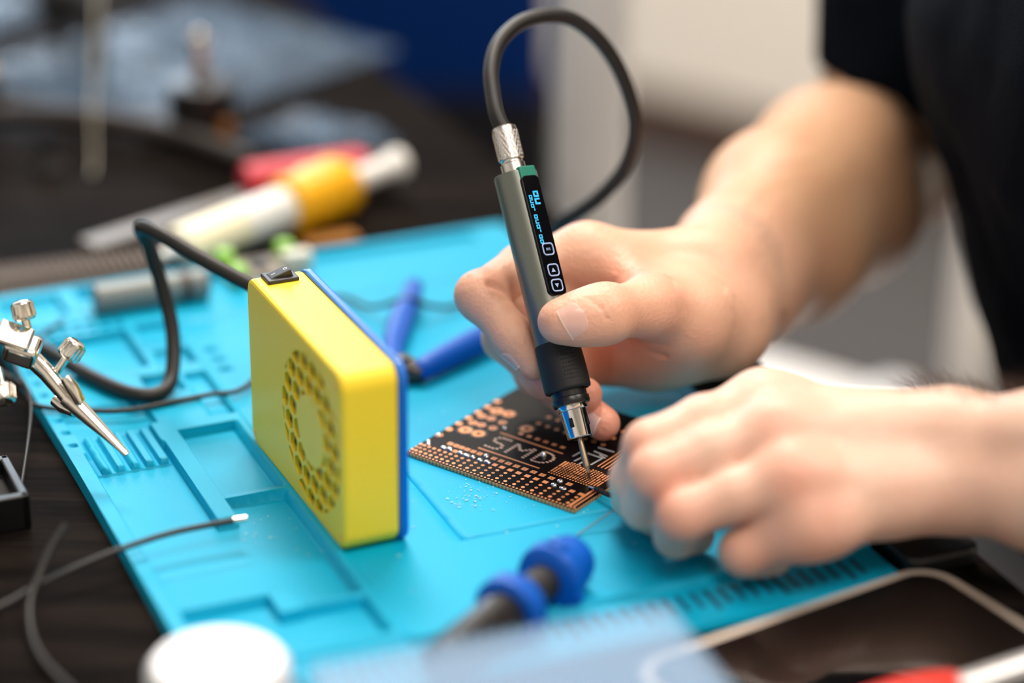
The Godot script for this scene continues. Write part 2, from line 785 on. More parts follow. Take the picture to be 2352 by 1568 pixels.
func room_shell() -> void:
	structure(slab("floor", -3700, 2900, -2240, 2700, FLOOR_Y - 80, FLOOR_Y, M.carpet))
	structure(slab("ceiling", -3700, 2900, -2240, 2700, 1965, 2045, M.ceiling_paint))
	structure(slab("wall_left", -3700, -3600, -2240, 2700, FLOOR_Y, 1965, M.wall_paint))
	structure(slab("wall_right", 2800, 2900, -2240, 2700, FLOOR_Y, 1965, M.wall_paint))
	structure(slab("wall_front", -3600, 2800, 2600, 2700, FLOOR_Y, 1965, M.wall_paint))
	# the back wall round its window
	var wall := Node3D.new()
	wall.name = "wall_back"
	add_child(wall)
	structure(wall)
	slab("wall_panel", -3600, -3400, -2240, -2140, FLOOR_Y, 1965, M.wall_paint, wall)
	slab("wall_panel", -1900, 2800, -2240, -2140, FLOOR_Y, 1965, M.wall_paint, wall)
	slab("wall_panel", -3400, -1900, -2240, -2140, FLOOR_Y, 150, M.wall_paint, wall)
	slab("wall_panel", -3400, -1900, -2240, -2140, 1650, 1965, M.wall_paint, wall)
	structure(slab("baseboard_back", -3600, 2800, -2140, -2126, FLOOR_Y, FLOOR_Y + 80, M.skirting))
	var win := Node3D.new()
	win.name = "window_1"
	add_child(win)
	structure(win)
	slab("pane", -3360, -1940, -2170, -2160, 190, 1610, M.window_glow, win)
	for e in [[-3400.0, -3360.0, 150.0, 1650.0], [-1940.0, -1900.0, 150.0, 1650.0], [-3360.0, -1940.0, 150.0, 190.0], [-3360.0, -1940.0, 1610.0, 1650.0], [-2670.0, -2630.0, 190.0, 1610.0]]:
		slab("window_frame", e[0], e[1], -2190, -2144, e[2], e[3], M.white_lacquer, win)
	for p in PANELS:
		var t := thing("ceiling_light", "flat white light panel in the ceiling " + ["nearest the window", "in front of the work table", "above the person"][PANELS.find(p)], "ceiling light", Vector3.ZERO, Basis.IDENTITY, "ceiling light panels")
		slab("frame", p.x - 630, p.x + 630, p.y - 330, p.y + 330, 1945, 1965, M.white_lacquer, t)
		slab("diffuser", p.x - 600, p.x + 600, p.y - 300, p.y + 300, 1935, 1946, M.panel_glow, t)


func table() -> void:
	var t := thing("work_table", "large dark brown wooden work table under the blue mat", "table", ab(-140, 20, 0), Basis(A_DIR, Vector3.UP, B_DIR))
	var b := Build.new()
	b.rbox(Vector3(930, 30, 1300), 2.0, Transform3D(Basis.IDENTITY, Vector3(0, -15, 0)))
	put("tabletop", b.mesh(), M.table_wood, t)
	for x in [-420.0, 380.0]:
		for z in [-600.0, 600.0]:
			b = Build.new()
			b.rbox(Vector3(50, 705, 50), 3.0, Transform3D(Basis.IDENTITY, Vector3(x, -382.5, z)))
			put("leg", b.mesh(), M.dark_metal, t)


# ------------------------------------------------------------------ mat
func mat_on_table() -> void:
	# [a0, b0, a1, b1, height]; later entries win
	var f := []
	f.append([0, 0, 283, 415, 4.0])
	f.append([0, 0, 82, 382, 5.6])
	f.append([0, 0, 283, 62, 5.2])
	f.append([274, 0, 283, 384, 5.2])
	# trays of the left strip
	f.append([7, 143, 45, 168, 2.6])
	f.append([14, 168, 40, 188, 3.2])
	f.append([7, 188, 42, 331, 1.3])
	f.append([8, 168, 41, 206, 2.2])
	f.append([7, 204, 42, 206, 1.3])
	for k in 5:
		f.append([10.5 + k * 6.4, 170, 14.0 + k * 6.4, 203.5, 4.6])
	f.append([51, 180, 77, 247, 1.3])
	f.append([51, 251, 77, 344, 1.3])
	f.append([42, 268, 51, 331, 1.3])
	f.append([7, 300, 46, 302, 2.1])
	f.append([7, 334, 77, 377, 1.3])
	f.append([42, 334, 52, 349, 5.6])
	f.append([52, 334, 77, 344, 1.3])
	f.append([52, 344, 77, 348, 5.6])
	# holes in the left rim
	for k in 11:
		f.append([3.0, 40.0 + k * 13.6, 5.6, 43.2 + k * 13.6, 3.2])
	# the back strip: pen slot, rows of bit holes, trays
	f.append([48, 5, 136, 21, 0.8])
	f.append([150, 6, 262, 20, 2.4])
	f.append([8, 8, 38, 34, 2.2])
	f.append([18, 64, 58, 108, 1.6])
	f.append([64, 60, 80, 112, 2.0])
	f.append([60, 86, 84, 92, 4.6])
	for k in 7:
		for j in 2:
			f.append([16.0 + k * 6.6, 46.0 + j * 8.0, 19.2 + k * 6.6, 50.0 + j * 8.0, 2.0])
	for k in 3:
		f.append([88, 96 + k * 12, 93, 101 + k * 12, 2.0])
	f.append([90, 62, 274, 64, 4.6])
	f.append([50, 120, 66, 140, 2.2])
	f.append([70, 124, 80, 172, 3.0])
	# the ruler along the front
	f.append([82, 382, 283, 386, 5.4])
	f.append([0, 386, 283, 415, 2.8])
	# the groove round the working area
	f.append([130, 254, 131.2, 319.2, 2.6])
	f.append([130, 318, 262, 319.2, 2.6])
	f.append([130, 150, 131.2, 254, 2.6])
	var as_ := {}
	var bs := {}
	var soft := 0.45
	for r in f:
		for x in [r[0], r[2]]:
			as_[snappedf(x - soft, 0.01)] = true
			as_[snappedf(x + soft, 0.01)] = true
		for y in [r[1], r[3]]:
			bs[snappedf(y - soft, 0.01)] = true
			bs[snappedf(y + soft, 0.01)] = true
	for k in 57:
		as_[snappedf(k * 5.0 + 0.013, 0.001)] = true
	for k in 83:
		bs[snappedf(k * 5.0 + 0.013, 0.001)] = true
	var al := as_.keys().filter(func(x): return x >= 0.0 and x <= 283.0)
	var bl := bs.keys().filter(func(x): return x >= 0.0 and x <= 415.0)
	al.append_array([0.0, 283.0])
	bl.append_array([0.0, 415.0])
	al.sort()
	bl.sort()
	var wave := FastNoiseLite.new()
	wave.seed = 4
	wave.frequency = 0.012
	var rows := []
	for y in bl:
		var mine := f.filter(func(r): return y >= r[1] and y <= r[3])
		var row := PackedVector3Array()
		for x in al:
			var h := 4.0
			for r in mine:
				if x >= r[0] and x <= r[2]:
					h = r[4]
			row.append(Vector3(x, h + wave.get_noise_2d(x, y) * 0.35, y))
		rows.append(row)
	var b := Build.new()
	b.grid(rows, false, false)
	# the skirt down to the table
	var rim := PackedVector3Array()
	for p in rows[0]:
		rim.append(p)
	for r in range(1, rows.size()):
		rim.append(rows[r][-1])
	for k in range(al.size() - 2, -1, -1):
		rim.append(rows[-1][k])
	for r in range(rows.size() - 2, -1, -1):
		rim.append(rows[r][0])
	var low := PackedVector3Array()
	for p in rim:
		var away := Vector3(p.x - 141.5, 0, p.z - 207.5)
		low.append(Vector3(p.x + signf(away.x) * (0.8 if p.x < 1.0 or p.x > 282.0 else 0.0), 0.0, p.z + signf(away.z) * (0.8 if p.z < 1.0 or p.z > 414.0 else 0.0)))
	b.grid([rim, low], false, true)
	var o := thing("silicone_mat", "bright cyan silicone soldering mat with trays, slots and a ruler edge", "mat", ab(0, 0, 0), Basis(A_DIR, Vector3.UP, B_DIR))
	put("sheet", b.mesh(), M.silicone, o)
	mat("ruler_print", col(0, 78, 112), 0.6)
	var tick := rbox(Vector3(2.5, 0.5, 12), 0.2)
	for k in 42:
		put("ruler_tick", tick, M.ruler_print, o, Vector3(22.0 + k * 6.06, 2.85, 397.5 if k % 5 else 399.0), Basis.from_scale(Vector3(1, 1, 1.0 if k % 5 else 1.25)))
	# crumbs of flux left on the mat
	b = Build.new()
	for k in 210:
		var at := Vector2.ZERO
		if k < 70:
			at = Vector2(150 + rng.randfn(0, 7), 286 + rng.randfn(0, 6))
		elif k < 100:
			at = Vector2(64 + rng.randfn(0, 9), 282 + rng.randfn(0, 14))
		else:
			at = Vector2(rng.randf_range(88, 268), rng.randf_range(190, 376))
		var s := rng.randf_range(0.18, 0.6)
		var y := 1.35 if at.x < 82.0 else 4.15
		b.rbox(Vector3(s * rng.randf_range(1, 2.2), s * 0.5, s * rng.randf_range(1, 2)), s * 0.2, Transform3D(Basis(Vector3.UP, rng.randf() * TAU), Vector3(at.x, y + s * 0.1, at.y)), 1)
	var crumbs := put("flux_crumbs", b.mesh(), M.flux, self, ab(0, 0, 0), Basis(A_DIR, Vector3.UP, B_DIR))
	tag(crumbs, "tiny glassy flux crumbs scattered over the cyan mat", "crumbs", "", "stuff")


# ------------------------------------------------------------------ circuit board
func disc(r: float, h: float, seg := 16, hole := 0.0) -> ArrayMesh:
	var b := Build.new()
	if hole > 0.0:
		b.lathe([[Vector2(r, 0), Vector2(r, h)], [Vector2(r, h), Vector2(hole, h)], [Vector2(hole, h), Vector2(hole, 0)]], seg)
	else:
		b.lathe([[Vector2(r, 0), Vector2(r, h)], [Vector2(r, h), Vector2(0.001, h)]], seg)
	return b.mesh()


func dome(r: float, h: float, seg := 14) -> ArrayMesh:
	var run := []
	for i in 7:
		var t := PI * 0.5 * i / 6
		run.append(Vector2(maxf(r * cos(t), 0.001), h * sin(t)))
	return lathed([run], seg)


func circuit_board() -> void:
	var turn := deg_to_rad(-35.9)
	var u := Vector3(cos(turn), 0, -sin(turn))
	var t := thing("circuit_board", "black soldering practice circuit board with rows of copper pads", "circuit board", Vector3(-46.6, 4.15, 15.5), Basis(u, Vector3.UP, u.cross(Vector3.UP)))
	var top := 1.62
	var b := Build.new()
	b.rbox(Vector3(90, 1.2, 90), 0.15, Transform3D(Basis.IDENTITY, Vector3(45, 0.8, -45)), 1)
	put("substrate", b.mesh(), M.board_core, t)
	for y in [0.1, 1.5]:
		b = Build.new()
		b.rbox(Vector3(89.6, 0.22, 89.6), 0.1, Transform3D(Basis.IDENTITY, Vector3(45, y, -45)), 1)
		put("solder_mask", b.mesh(), M.board_mask, t)
	var columns := [0.9, 2.9, 5.4, 8.2, 11.0, 14.2, 17.2, 20.3, 23.6, 27.1, 30.9, 34.8, 38.7, 42.6, 46.9, 51.3, 56.0, 60.6, 65.4, 70.0, 74.7, 79.3, 84.0]
	var round_pad := disc(0.85, 0.07)
	var ring_pad := disc(0.75, 0.07, 16, 0.32)
	var hole := disc(0.34, 0.02, 10)
	var square := rbox(Vector3(2.55, 0.08, 2.55), 0.02)
	var tin := rbox(Vector3(1.5, 0.08, 1.0), 0.02)
	var blob := dome(1.45, 0.9)
	var small := rbox(Vector3(0.9, 0.08, 0.9), 0.02)
	var edge := rbox(Vector3(0.85, 1.66, 0.2), 0.04)
	var edge_side := rbox(Vector3(0.2, 1.66, 0.85), 0.04)
	for k in 48:
		put("small_pad", small, M.copper, t, Vector3(1.2 + k * 1.87, top, -1.5))
		put("edge_pad", edge, M.copper, t, Vector3(1.2 + k * 1.87, 0.81, 0.02))
		put("edge_pad", edge_side, M.copper, t, Vector3(90.02, 0.81, -1.2 - k * 1.87))
	for k in columns.size():
		var x: float = columns[k]
		put("round_pad", round_pad, M.copper, t, Vector3(x, top - 0.02, -3.9))
		put("ring_pad", ring_pad, M.copper, t, Vector3(x, top - 0.02, -6.9))
		put("drill_hole", hole, M.drill_hole, t, Vector3(x, top, -6.9))
		put("round_pad", round_pad, M.copper, t, Vector3(x, top - 0.02, -10.0))
		if k > 3:
			var wide := 1.0 if k > 12 else 0.9
			if k in [4, 5, 7, 8, 9, 10, 11, 19, 20]:
				put("solder_blob", blob, M.solder, t, Vector3(x, top, -13.5), Basis.from_scale(Vector3(0.85 + 0.2 * (k % 3), 0.7 + 0.35 * (k % 2), 0.9)))
			else:
				put("square_pad", square, M.copper, t, Vector3(x, top, -13.5), Basis.from_scale(Vector3(wide, 1, 0.9)))
			if k in [10, 19]:
				put("solder_blob", blob, M.solder, t, Vector3(x, top, -18.1))
			elif k < 21:
				put("square_pad", square, M.copper, t, Vector3(x, top, -18.1), Basis.from_scale(Vector3(1.1 * wide, 1, 1)))
				put("drill_hole", hole, M.drill_hole, t, Vector3(x, top + 0.04, -18.1))
	# the copper run beside the grid at the corner, and the long traces
	for r in [[23.0, 22.4, 56.0, 22.4, 0.9], [22.0, 40.2, 56.0, 40.0, 0.8], [86.0, 2.0, 86.0, 22.0, 1.2], [88.0, 2.0, 88.0, 22.0, 0.7]]:
		var p := Vector2(r[0], r[1])
		var q := Vector2(r[2], r[3])
		b = Build.new()
		b.rbox(Vector3(p.distance_to(q), 0.08, r[4]), 0.03, Transform3D.IDENTITY, 1)
		put("copper_trace", b.mesh(), M.copper, t, Vector3((p.x + q.x) / 2, top, -(p.y + q.y) / 2), Basis(Vector3.UP, (q - p).angle()))
	for k in 7:
		b = Build.new()
		b.rbox(Vector3(0.5, 0.08, 26), 0.02, Transform3D.IDENTITY, 1)
		put("copper_trace", b.mesh(), M.copper, t, Vector3(75.0 + k * 1.9, top, -52.0))
	# the fine-pitch field of strips and dots
	b = Build.new()
	for k in 18:
		var x := 61.4 + k * 1.4
		var pattern := [3, 3, 0, 0, 0, 0, 1, 2, 2, 2, 0, 0, 0, 0, 3, 2, 3, 3]
		var kind: int = pattern[k]
		b.rbox(Vector3(0.85, 0.08, 0.85), 0.02, Transform3D(Basis.IDENTITY, Vector3(x, top, -21.9)), 1)
		var y := 23.1
		while y < 35.0:
			var long: float = [0.85, 1.8, 3.4, 5.6][kind]
			b.rbox(Vector3(0.8, 0.08, long), 0.02, Transform3D(Basis.IDENTITY, Vector3(x, top, -(y + long / 2))), 1)
			y += long + 0.6
	var field := put("fine_pitch_pads", b.mesh(), M.copper, t)
	field.set_meta("kind", "stuff")
	# the letters SMD, laid out in tinned pads
	var letters := [
		[Vector2(31.3, 36.6), Vector2(25.6, 36.6), Vector2(24.0, 35.2), Vector2(24.0, 32.6), Vector2(25.8, 31.4), Vector2(29.6, 31.2), Vector2(31.0, 29.6), Vector2(31.0, 27.2), Vector2(29.4, 25.8), Vector2(23.4, 26.0)],
		[Vector2(35.0, 25.4), Vector2(35.0, 36.2), Vector2(39.6, 31.0), Vector2(44.2, 36.4), Vector2(44.2, 25.6)],
		[Vector2(48.4, 26.4), Vector2(48.4, 37.0), Vector2(53.0, 36.6), Vector2(55.8, 33.8), Vector2(55.8, 30.0), Vector2(53.4, 27.0), Vector2(48.4, 26.4)]]
	mat("tinned_pad", col(222, 188, 168), 0.35, 0.5)
	for line in letters:
		for i in line.size() - 1:
			var p: Vector2 = line[i]
			var q: Vector2 = line[i + 1]
			var count := maxi(1, int(round(p.distance_to(q) / 1.75)))
			for s in count:
				var at := p.lerp(q, (s + 0.5) / count)
				put("letter_pad", tin, M.tinned_pad, t, Vector3(at.x, top, -at.y))
	put("solder_blob", blob, M.solder, t, Vector3(50.4, top, -33.4), Basis.from_scale(Vector3(1, 2.0, 1)))
	# big plated holes with printed outlines
	for h in [[8.0, 33.0, 3.1], [14.8, 33.6, 3.1], [7.6, 57.0, 3.0], [13.8, 57.8, 3.0], [5.4, 48.7, 1.9], [10.2, 49.3, 1.9], [6.3, 40.9, 1.9], [10.6, 41.4, 1.9], [16.6, 49.1, 1.8], [16.6, 41.9, 1.8], [29.0, 50.5, 3.2]]:
		put("plated_hole", disc(h[2], 0.08, 24, h[2] * 0.36), M.copper, t, Vector3(h[0], top - 0.02, -h[1]))
		put("drill_hole", disc(h[2] * 0.37, 0.03, 14), M.drill_hole, t, Vector3(h[0], top, -h[1]))
		b = Build.new()
		var ring := PackedVector3Array()
		for k in 9:
			ring.append(Vector3(cos(TAU * k / 8 + 0.39) * h[2] * 1.3, 0, sin(TAU * k / 8 + 0.39) * h[2] * 1.3))
		b.tube(ring, 0.16, 4, false)
		put("printed_outline", b.mesh(), M.silk_print, t, Vector3(h[0], top - 0.06, -h[1]))
	for k in 7:
		put("plated_hole", disc(1.7, 0.08, 20), M.copper, t, Vector3(1.8, top - 0.02, -22.0 - k * 7.2))
	for k in 6:
		put("square_pad", square, M.copper, t, Vector3(29.8 + k * 4.5, top, -45.0), Basis.from_scale(Vector3(0.9, 1, 0.8)))
	for k in 3:
		for j in 8:
			put("round_pad", round_pad, M.copper, t, Vector3(30.0 + j * 5.0, top - 0.02, -58.0 - k * 8.0), Basis.from_scale(Vector3(1.4, 1, 1.4)))
	for k in 5:
		put("solder_blob", blob, M.solder, t, Vector3([2.0, 1.6, 3.6, 21.0, 24.0][k], top, -[14.0, 22.0, 12.0, 45.0, 80.0][k]), Basis.from_scale(Vector3(0.8, 0.9, 0.8)))
	# white printed strokes next to the fine field
	for s in [[60.8, 40.5, 61.3, 46.6], [64.0, 37.1, 64.6, 42.7], [67.3, 35.8, 67.4, 41.0], [64.2, 46.9, 72.6, 46.8], [71.7, 38.5, 72.2, 46.6], [69.3, 48.8, 73.2, 47.6], [65.3, 50.3, 72.9, 49.6], [64.7, 54.4, 73.0, 54.9]]:
		var p := Vector2(s[0], s[1])
		var q := Vector2(s[2], s[3])
		b = Build.new()
		b.rbox(Vector3(p.distance_to(q), 0.06, 0.85), 0.02, Transform3D.IDENTITY, 1)
		put("printed_stroke", b.mesh(), M.silk_print, t, Vector3((p.x + q.x) / 2, top, -(p.y + q.y) / 2), Basis(Vector3.UP, (q - p).angle()))


# ------------------------------------------------------------------ fume extractor
func stand(b: Build) -> Build:
	# lays a prism drawn along y over, so that it runs along z
	for i in b.v.size():
		b.v[i] = Vector3(b.v[i].x, -b.v[i].z, b.v[i].y)
		b.n[i] = Vector3(b.n[i].x, -b.n[i].z, b.n[i].y)
	return b


func fume_extractor() -> void:
	var x := Vector3(0.419, 0, 0.908).normalized()
	var t := thing("fume_extractor", "yellow box fan with a honeycomb grille and a black rocker switch", "fan", Vector3(-90.9, 4.2, 54.0), Basis(x, Vector3.UP, x.cross(Vector3.UP)))
	var shape := func(w: float, h: float, r: float) -> PackedVector2Array:
		var out := PackedVector2Array()
		for p in rounded_rect(w, h, r, 8):
			out.append(p + Vector2(0, -39.5))
		return out
	var csg := CSGCombiner3D.new()
	csg.name = "housing"
	t.add_child(csg)
	csg.scale = Vector3.ONE * MM
	var outer := Build.new()
	outer.prism(shape.call(114.5, 79, 7.5), -24.0, 0.0, 1.6)
	var solid := CSGMesh3D.new()
	solid.name = "shell"
	solid.mesh = welded(stand(outer))
	solid.material = M.yellow_plastic
	csg.add_child(solid)
	var cavity := CSGBox3D.new()
	cavity.name = "cavity"
	cavity.size = Vector3(108, 72, 40)
	cavity.position = Vector3(0, 39.5, -22.0)
	cavity.operation = CSGShape3D.OPERATION_SUBTRACTION
	cavity.material = M.yellow_plastic
	csg.add_child(cavity)
	var centre := Vector2(19.5, 38.5)
	var rim := PackedVector2Array()
	var hub := PackedVector2Array()
	for k in 48:
		var d := Vector2(cos(TAU * k / 48), sin(TAU * k / 48))
		rim.append(centre + d * 34.0)
		hub.append(centre + d * 15.5)
	for row in 10:
		for c in 12:
			var at := Vector2(3.3 - 58.8 + c * 9.8 + (4.9 if row % 2 else 0.0), 67.2 + 8.6 - row * 8.6 + 0.0)
			if row % 2 == 0:
				at.x += 4.9
			else:
				at.x -= 4.9
			var hex := PackedVector2Array()
			for k in 6:
				var a := TAU * k / 6 + PI / 6
				hex.append(at + Vector2(cos(a), sin(a)) * 4.75)
			for piece in Geometry2D.intersect_polygons(hex, rim):
				for rest in Geometry2D.clip_polygons(piece, hub):
					var area := 0.0
					for k in rest.size():
						area += rest[k].cross(rest[(k + 1) % rest.size()]) * 0.5
					if absf(area) < 3.0:
						continue
					var flat := PackedVector2Array()
					for p in rest:
						flat.append(Vector2(p.x, -p.y))
					var hb := Build.new()
					hb.prism(flat, -6.0, 4.0)
					var cut := CSGMesh3D.new()
					cut.name = "opening"
					cut.mesh = welded(stand(hb))
					cut.material = M.yellow_plastic
					cut.operation = CSGShape3D.OPERATION_SUBTRACTION
					csg.add_child(cut, true)
	# the blue back
	var b := Build.new()
	b.prism(shape.call(115.6, 80, 8.0), -28.0, -24.1, 1.0)
	put("back_plate", stand(b).mesh(), M.blue_plastic, t)
	# the fan behind the grille
	b = Build.new()
	b.lathe([[Vector2(36, -20), Vector2(36, -2.4), Vector2(34.6, -2.4), Vector2(34.6, -20)]], 40)
	put("fan_frame", stand(b).mesh(), M.black_plastic, t, Vector3(19.5, 38.5, 0))
	b = Build.new()
	b.lathe([[Vector2(15, -10), Vector2(15, -2.4)], [Vector2(15, -2.4), Vector2(0.01, -2.4)]], 28)
	var fan_hub := put("fan_hub", stand(b).mesh(), M.black_plastic, t, Vector3(19.5, 38.5, 0))
	fan_hub.set_meta("label", "black fan hub")
	mat("fan_sticker", col(190, 40, 30), 0.5)
	b = Build.new()
	b.rbox(Vector3(7, 5, 0.4), 0.1, Transform3D(Basis.IDENTITY, Vector3(0, 19, -2.6)))
	put("sticker", b.mesh(), M.fan_sticker, t, Vector3(12, 38.5, 0))
	for k in 7:
		b = Build.new()
		var rows := []
		for r in 6:
			var row := PackedVector3Array()
			for s in 5:
				var a := TAU * k / 7 + (s - 2) * 0.17 + r * 0.06
				row.append(Vector3(cos(a) * (14 + r * 3.9), sin(a) * (14 + r * 3.9), -3.0 - s * 0.6))
			rows.append(row)
		b.grid(rows)
		put("fan_blade", b.mesh(), M.black_plastic, t, Vector3(19.5, 38.5, 0))
	b = Build.new()
	b.rbox(Vector3(104, 72, 1), 0.2, Transform3D(Basis.IDENTITY, Vector3(0, 39.5, -6.4)))
	put("filter_pad", b.mesh(), M.black_matte, t)
	# screw recesses in the corners of the face
	for p in [Vector2(-52, 6), Vector2(53, 6), Vector2(53, 73)]:
		put("screw", rbox(Vector3(2.2, 2.2, 0.5), 0.2), M.amber_plastic, t, Vector3(p.x, p.y, 0.05))
	# rocker switch on top
	var sw := put("switch", rbox(Vector3(10.6, 2.0, 14.2), 0.8), M.switch_black, t, Vector3(-47.0, 79.7, -11.8))
	put("switch_well", rbox(Vector3(6.6, 0.4, 10.2), 0.1), M.black_plastic, sw, Vector3(0, 0.95, 0))
	var tilt := Basis(Vector3(1, 0, 0), deg_to_rad(17))
	var rocker := put("rocker", rbox(Vector3(6.0, 3.6, 9.6), 0.5), M.switch_black, sw, Vector3(0, 0.9, 0), tilt)
	put("off_mark", disc(0.9, 0.1, 16, 0.55), M.white_print, sw, Vector3(0, 0.9, 0) + tilt * Vector3(0, 1.78, -3.0), tilt)
	put("on_mark", rbox(Vector3(0.4, 0.1, 1.9), 0.04), M.white_print, sw, Vector3(0, 0.9, 0) + tilt * Vector3(0, 1.82, 2.6), tilt)
	rocker.set_meta("label", "black rocker tipped to one side")


func welded(b: Build) -> ArrayMesh:
	# the same shape with one vertex per place, as boolean operations need
	var st := SurfaceTool.new()
	st.begin(Mesh.PRIMITIVE_TRIANGLES)
	var seen := {}
	for p in b.v:
		var key := p.snapped(Vector3.ONE * 0.001)
		if not seen.has(key):
			seen[key] = seen.size()
			st.add_vertex(key)
	for i in range(0, b.idx.size(), 3):
		var a: int = seen[b.v[b.idx[i]].snapped(Vector3.ONE * 0.001)]
		var c: int = seen[b.v[b.idx[i + 1]].snapped(Vector3.ONE * 0.001)]
		var d: int = seen[b.v[b.idx[i + 2]].snapped(Vector3.ONE * 0.001)]
		if a != c and c != d and a != d:
			st.add_index(a)
			st.add_index(c)
			st.add_index(d)
	return st.commit()


# ------------------------------------------------------------------ soldering iron
const IRON_TIP := Vector3(33.4, 6.2, 40.1)
const IRON_AXIS := Vector3(-0.24459, 0.81957, -0.51814)


func soldering_iron() -> void:
	var basis := axis_basis(IRON_AXIS, Vector3(0.60, 0.32, 0.73))
	var t := thing("soldering_iron", "grey pen-shaped soldering iron with a small display and black rubber grip", "soldering iron", IRON_TIP, basis)
	put("needle_tip", lathed([[Vector2(0.001, 0), Vector2(0.3, 0.4), Vector2(0.75, 4.0), Vector2(1.25, 5.0), Vector2(1.3, 5.6)], [Vector2(1.45, 5.6), Vector2(1.5, 10), Vector2(1.25, 16), Vector2(1.2, 20)]], 20), M.bronze_needle, t)
	put("burnt_end", lathed([[Vector2(0.001, -0.05), Vector2(0.4, 0.5), Vector2(0.62, 2.6), Vector2(0.5, 2.7)]], 16), M.burnt_tip, t)
	var ferrule := put("ferrule", lathed([[Vector2(1.3, 19.0), Vector2(4.6, 18.6)], [Vector2(4.6, 17.9), Vector2(5.2, 17.8), Vector2(5.4, 18.4), Vector2(5.9, 30.0)], [Vector2(5.9, 30.0), Vector2(6.5, 30.3), Vector2(6.6, 32.6), Vector2(6.2, 33.0)]], 40), M.bright_nickel, t)
	for k in 4:
		var a := TAU * k / 4 + 0.55
		var slot := Build.new()
		slot.rbox(Vector3(2.0, 5.0, 0.8), 0.39, Transform3D.IDENTITY, 2)
		put("vent_slot", slot.mesh(), M.drill_hole, ferrule, Vector3(sin(a) * 5.4, 25.0, cos(a) * 5.4), Basis(Vector3.UP, a) * Basis(Vector3.RIGHT, -0.04))
	put("collar", lathed([[Vector2(5.0, 32.4), Vector2(7.9, 32.4)], [Vector2(7.9, 32.4), Vector2(8.2, 33.2), Vector2(8.2, 35.4), Vector2(7.6, 36.0)], [Vector2(7.6, 36.0), Vector2(7.8, 40.5)]], 40), M.black_plastic, t)
	put("grip", lathed([[Vector2(7.4, 39.6), Vector2(9.0, 38.6)], [Vector2(9.0, 38.6), Vector2(9.9, 39.0), Vector2(10.2, 40.0), Vector2(10.2, 48), Vector2(9.8, 59.6), Vector2(9.3, 60.2)]], 48), M.rubber_grip, t)
	var b := Build.new()
	for i in 9:
		for k in 7:
			var a := -0.25 - (k - 3) * 0.11 - (0.055 if i % 2 else 0.0)
			var up := 43.0 + i * 1.7
			b.lathe([[Vector2(0.42, -0.1), Vector2(0.3, 0.18), Vector2(0.001, 0.24)]], 6, Transform3D(axis_basis(Vector3(sin(a), 0, cos(a)), Vector3.UP), Vector3(sin(a) * 10.1, up, cos(a) * 10.1)))
	var dots := put("grip_dots", b.mesh(), M.rubber_grip, t)
	dots.set_meta("kind", "stuff")
	put("barrel", lathed([[Vector2(9.2, 60.0), Vector2(9.45, 60.6), Vector2(9.45, 135.6), Vector2(9.1, 136.5)], [Vector2(9.1, 136.5), Vector2(5.0, 136.8)]], 56), M.gunmetal, t)
	put("cable_plug", lathed([[Vector2(5.3, 136.0), Vector2(5.3, 141.0)], [Vector2(5.3, 141.0), Vector2(4.7, 141.4), Vector2(4.7, 142.6), Vector2(5.3, 143.0)], [Vector2(5.5, 143.0), Vector2(5.5, 156.0), Vector2(5.1, 157.6)], [Vector2(5.1, 157.6), Vector2(3.4, 158.4)]], 40), M.knurled_nickel, t)
	b = Build.new()
	for k in 22:
		for way in [-1.0, 1.0]:
			var path := PackedVector3Array()
			for i in 9:
				var a: float = TAU * k / 22 + way * i * 0.12
				path.append(Vector3(cos(a) * 5.5, 143.4 + i * 1.5, sin(a) * 5.5))
			b.tube(path, 0.2, 4, false)
	var knurl := put("knurling", b.mesh(), M.knurled_nickel, t)
	knurl.set_meta("kind", "stuff")
	# the display window along the side
	var plate := Build.new()
	plate.prism(rounded_rect(9.4, 54, 2.4, 5), 6.6, 9.75, 0.3)
	var glass := put("display_window", stand(plate).mesh(), M.display_glass, t, Vector3(0, 106, 0))
	b = Build.new()
	# lines of small glowing characters, running along the barrel
	for line in [[-3.2, 122.4, 4, 1.7], [-0.6, 123.0, 2, 2.8], [-3.0, 113.4, 6, 1.9]]:
		for k in int(line[2]):
			var s: float = line[3]
			for seg in [[0.0, 0.0, 1.0, 0.3], [0.0, 0.0, 0.3, 1.0], [0.7, 0.35, 0.3, 0.65], [0.0, 0.75, 1.0, 0.25]]:
				if (k + int(seg[0] * 10.0)) % 5 == 3:
					continue
				b.rbox(Vector3(seg[2] * s, seg[3] * s, 0.06), 0.02, Transform3D(Basis.IDENTITY, Vector3(line[0] + (seg[0] + seg[2] / 2) * s, line[1] - 106.0 - k * s * 1.18 + (seg[1] + seg[3] / 2) * s, 9.78)), 1)
	put("display_characters", b.mesh(), M.display_glow, glass)
	for k in 3:
		var at: float = [99.6, 90.2, 83.4][k] - 106.0
		var ring := Build.new()
		var outer := rounded_rect(5.4, 5.0, 1.3, 4)
		var path := PackedVector3Array()
		for p in outer:
			path.append(Vector3(p.x, p.y, 0))
		path.append(path[0])
		ring.tube(path, 0.38, 6, false)
		var key := put("button", ring.mesh(), M.key_print, glass, Vector3(0.2, at, 9.75))
		var icon := Build.new()
		if k == 0:
			for s in [-0.9, -0.3, 0.3, 0.9]:
				icon.rbox(Vector3(0.25, 1.2, 0.06), 0.02, Transform3D(Basis.IDENTITY, Vector3(s, 0, 0.06)), 1)
		else:
			icon.prism(PackedVector2Array([Vector2(-1.1, 0.8), Vector2(1.1, 0.8), Vector2(0, -1.0)]) if k == 1 else PackedVector2Array([Vector2(-1.1, -0.8), Vector2(1.1, -0.8), Vector2(0, 1.0)]), 0.0, 0.08)
			stand(icon)
		put("button_mark", icon.mesh(), M.key_print, glass, key.position / MM)
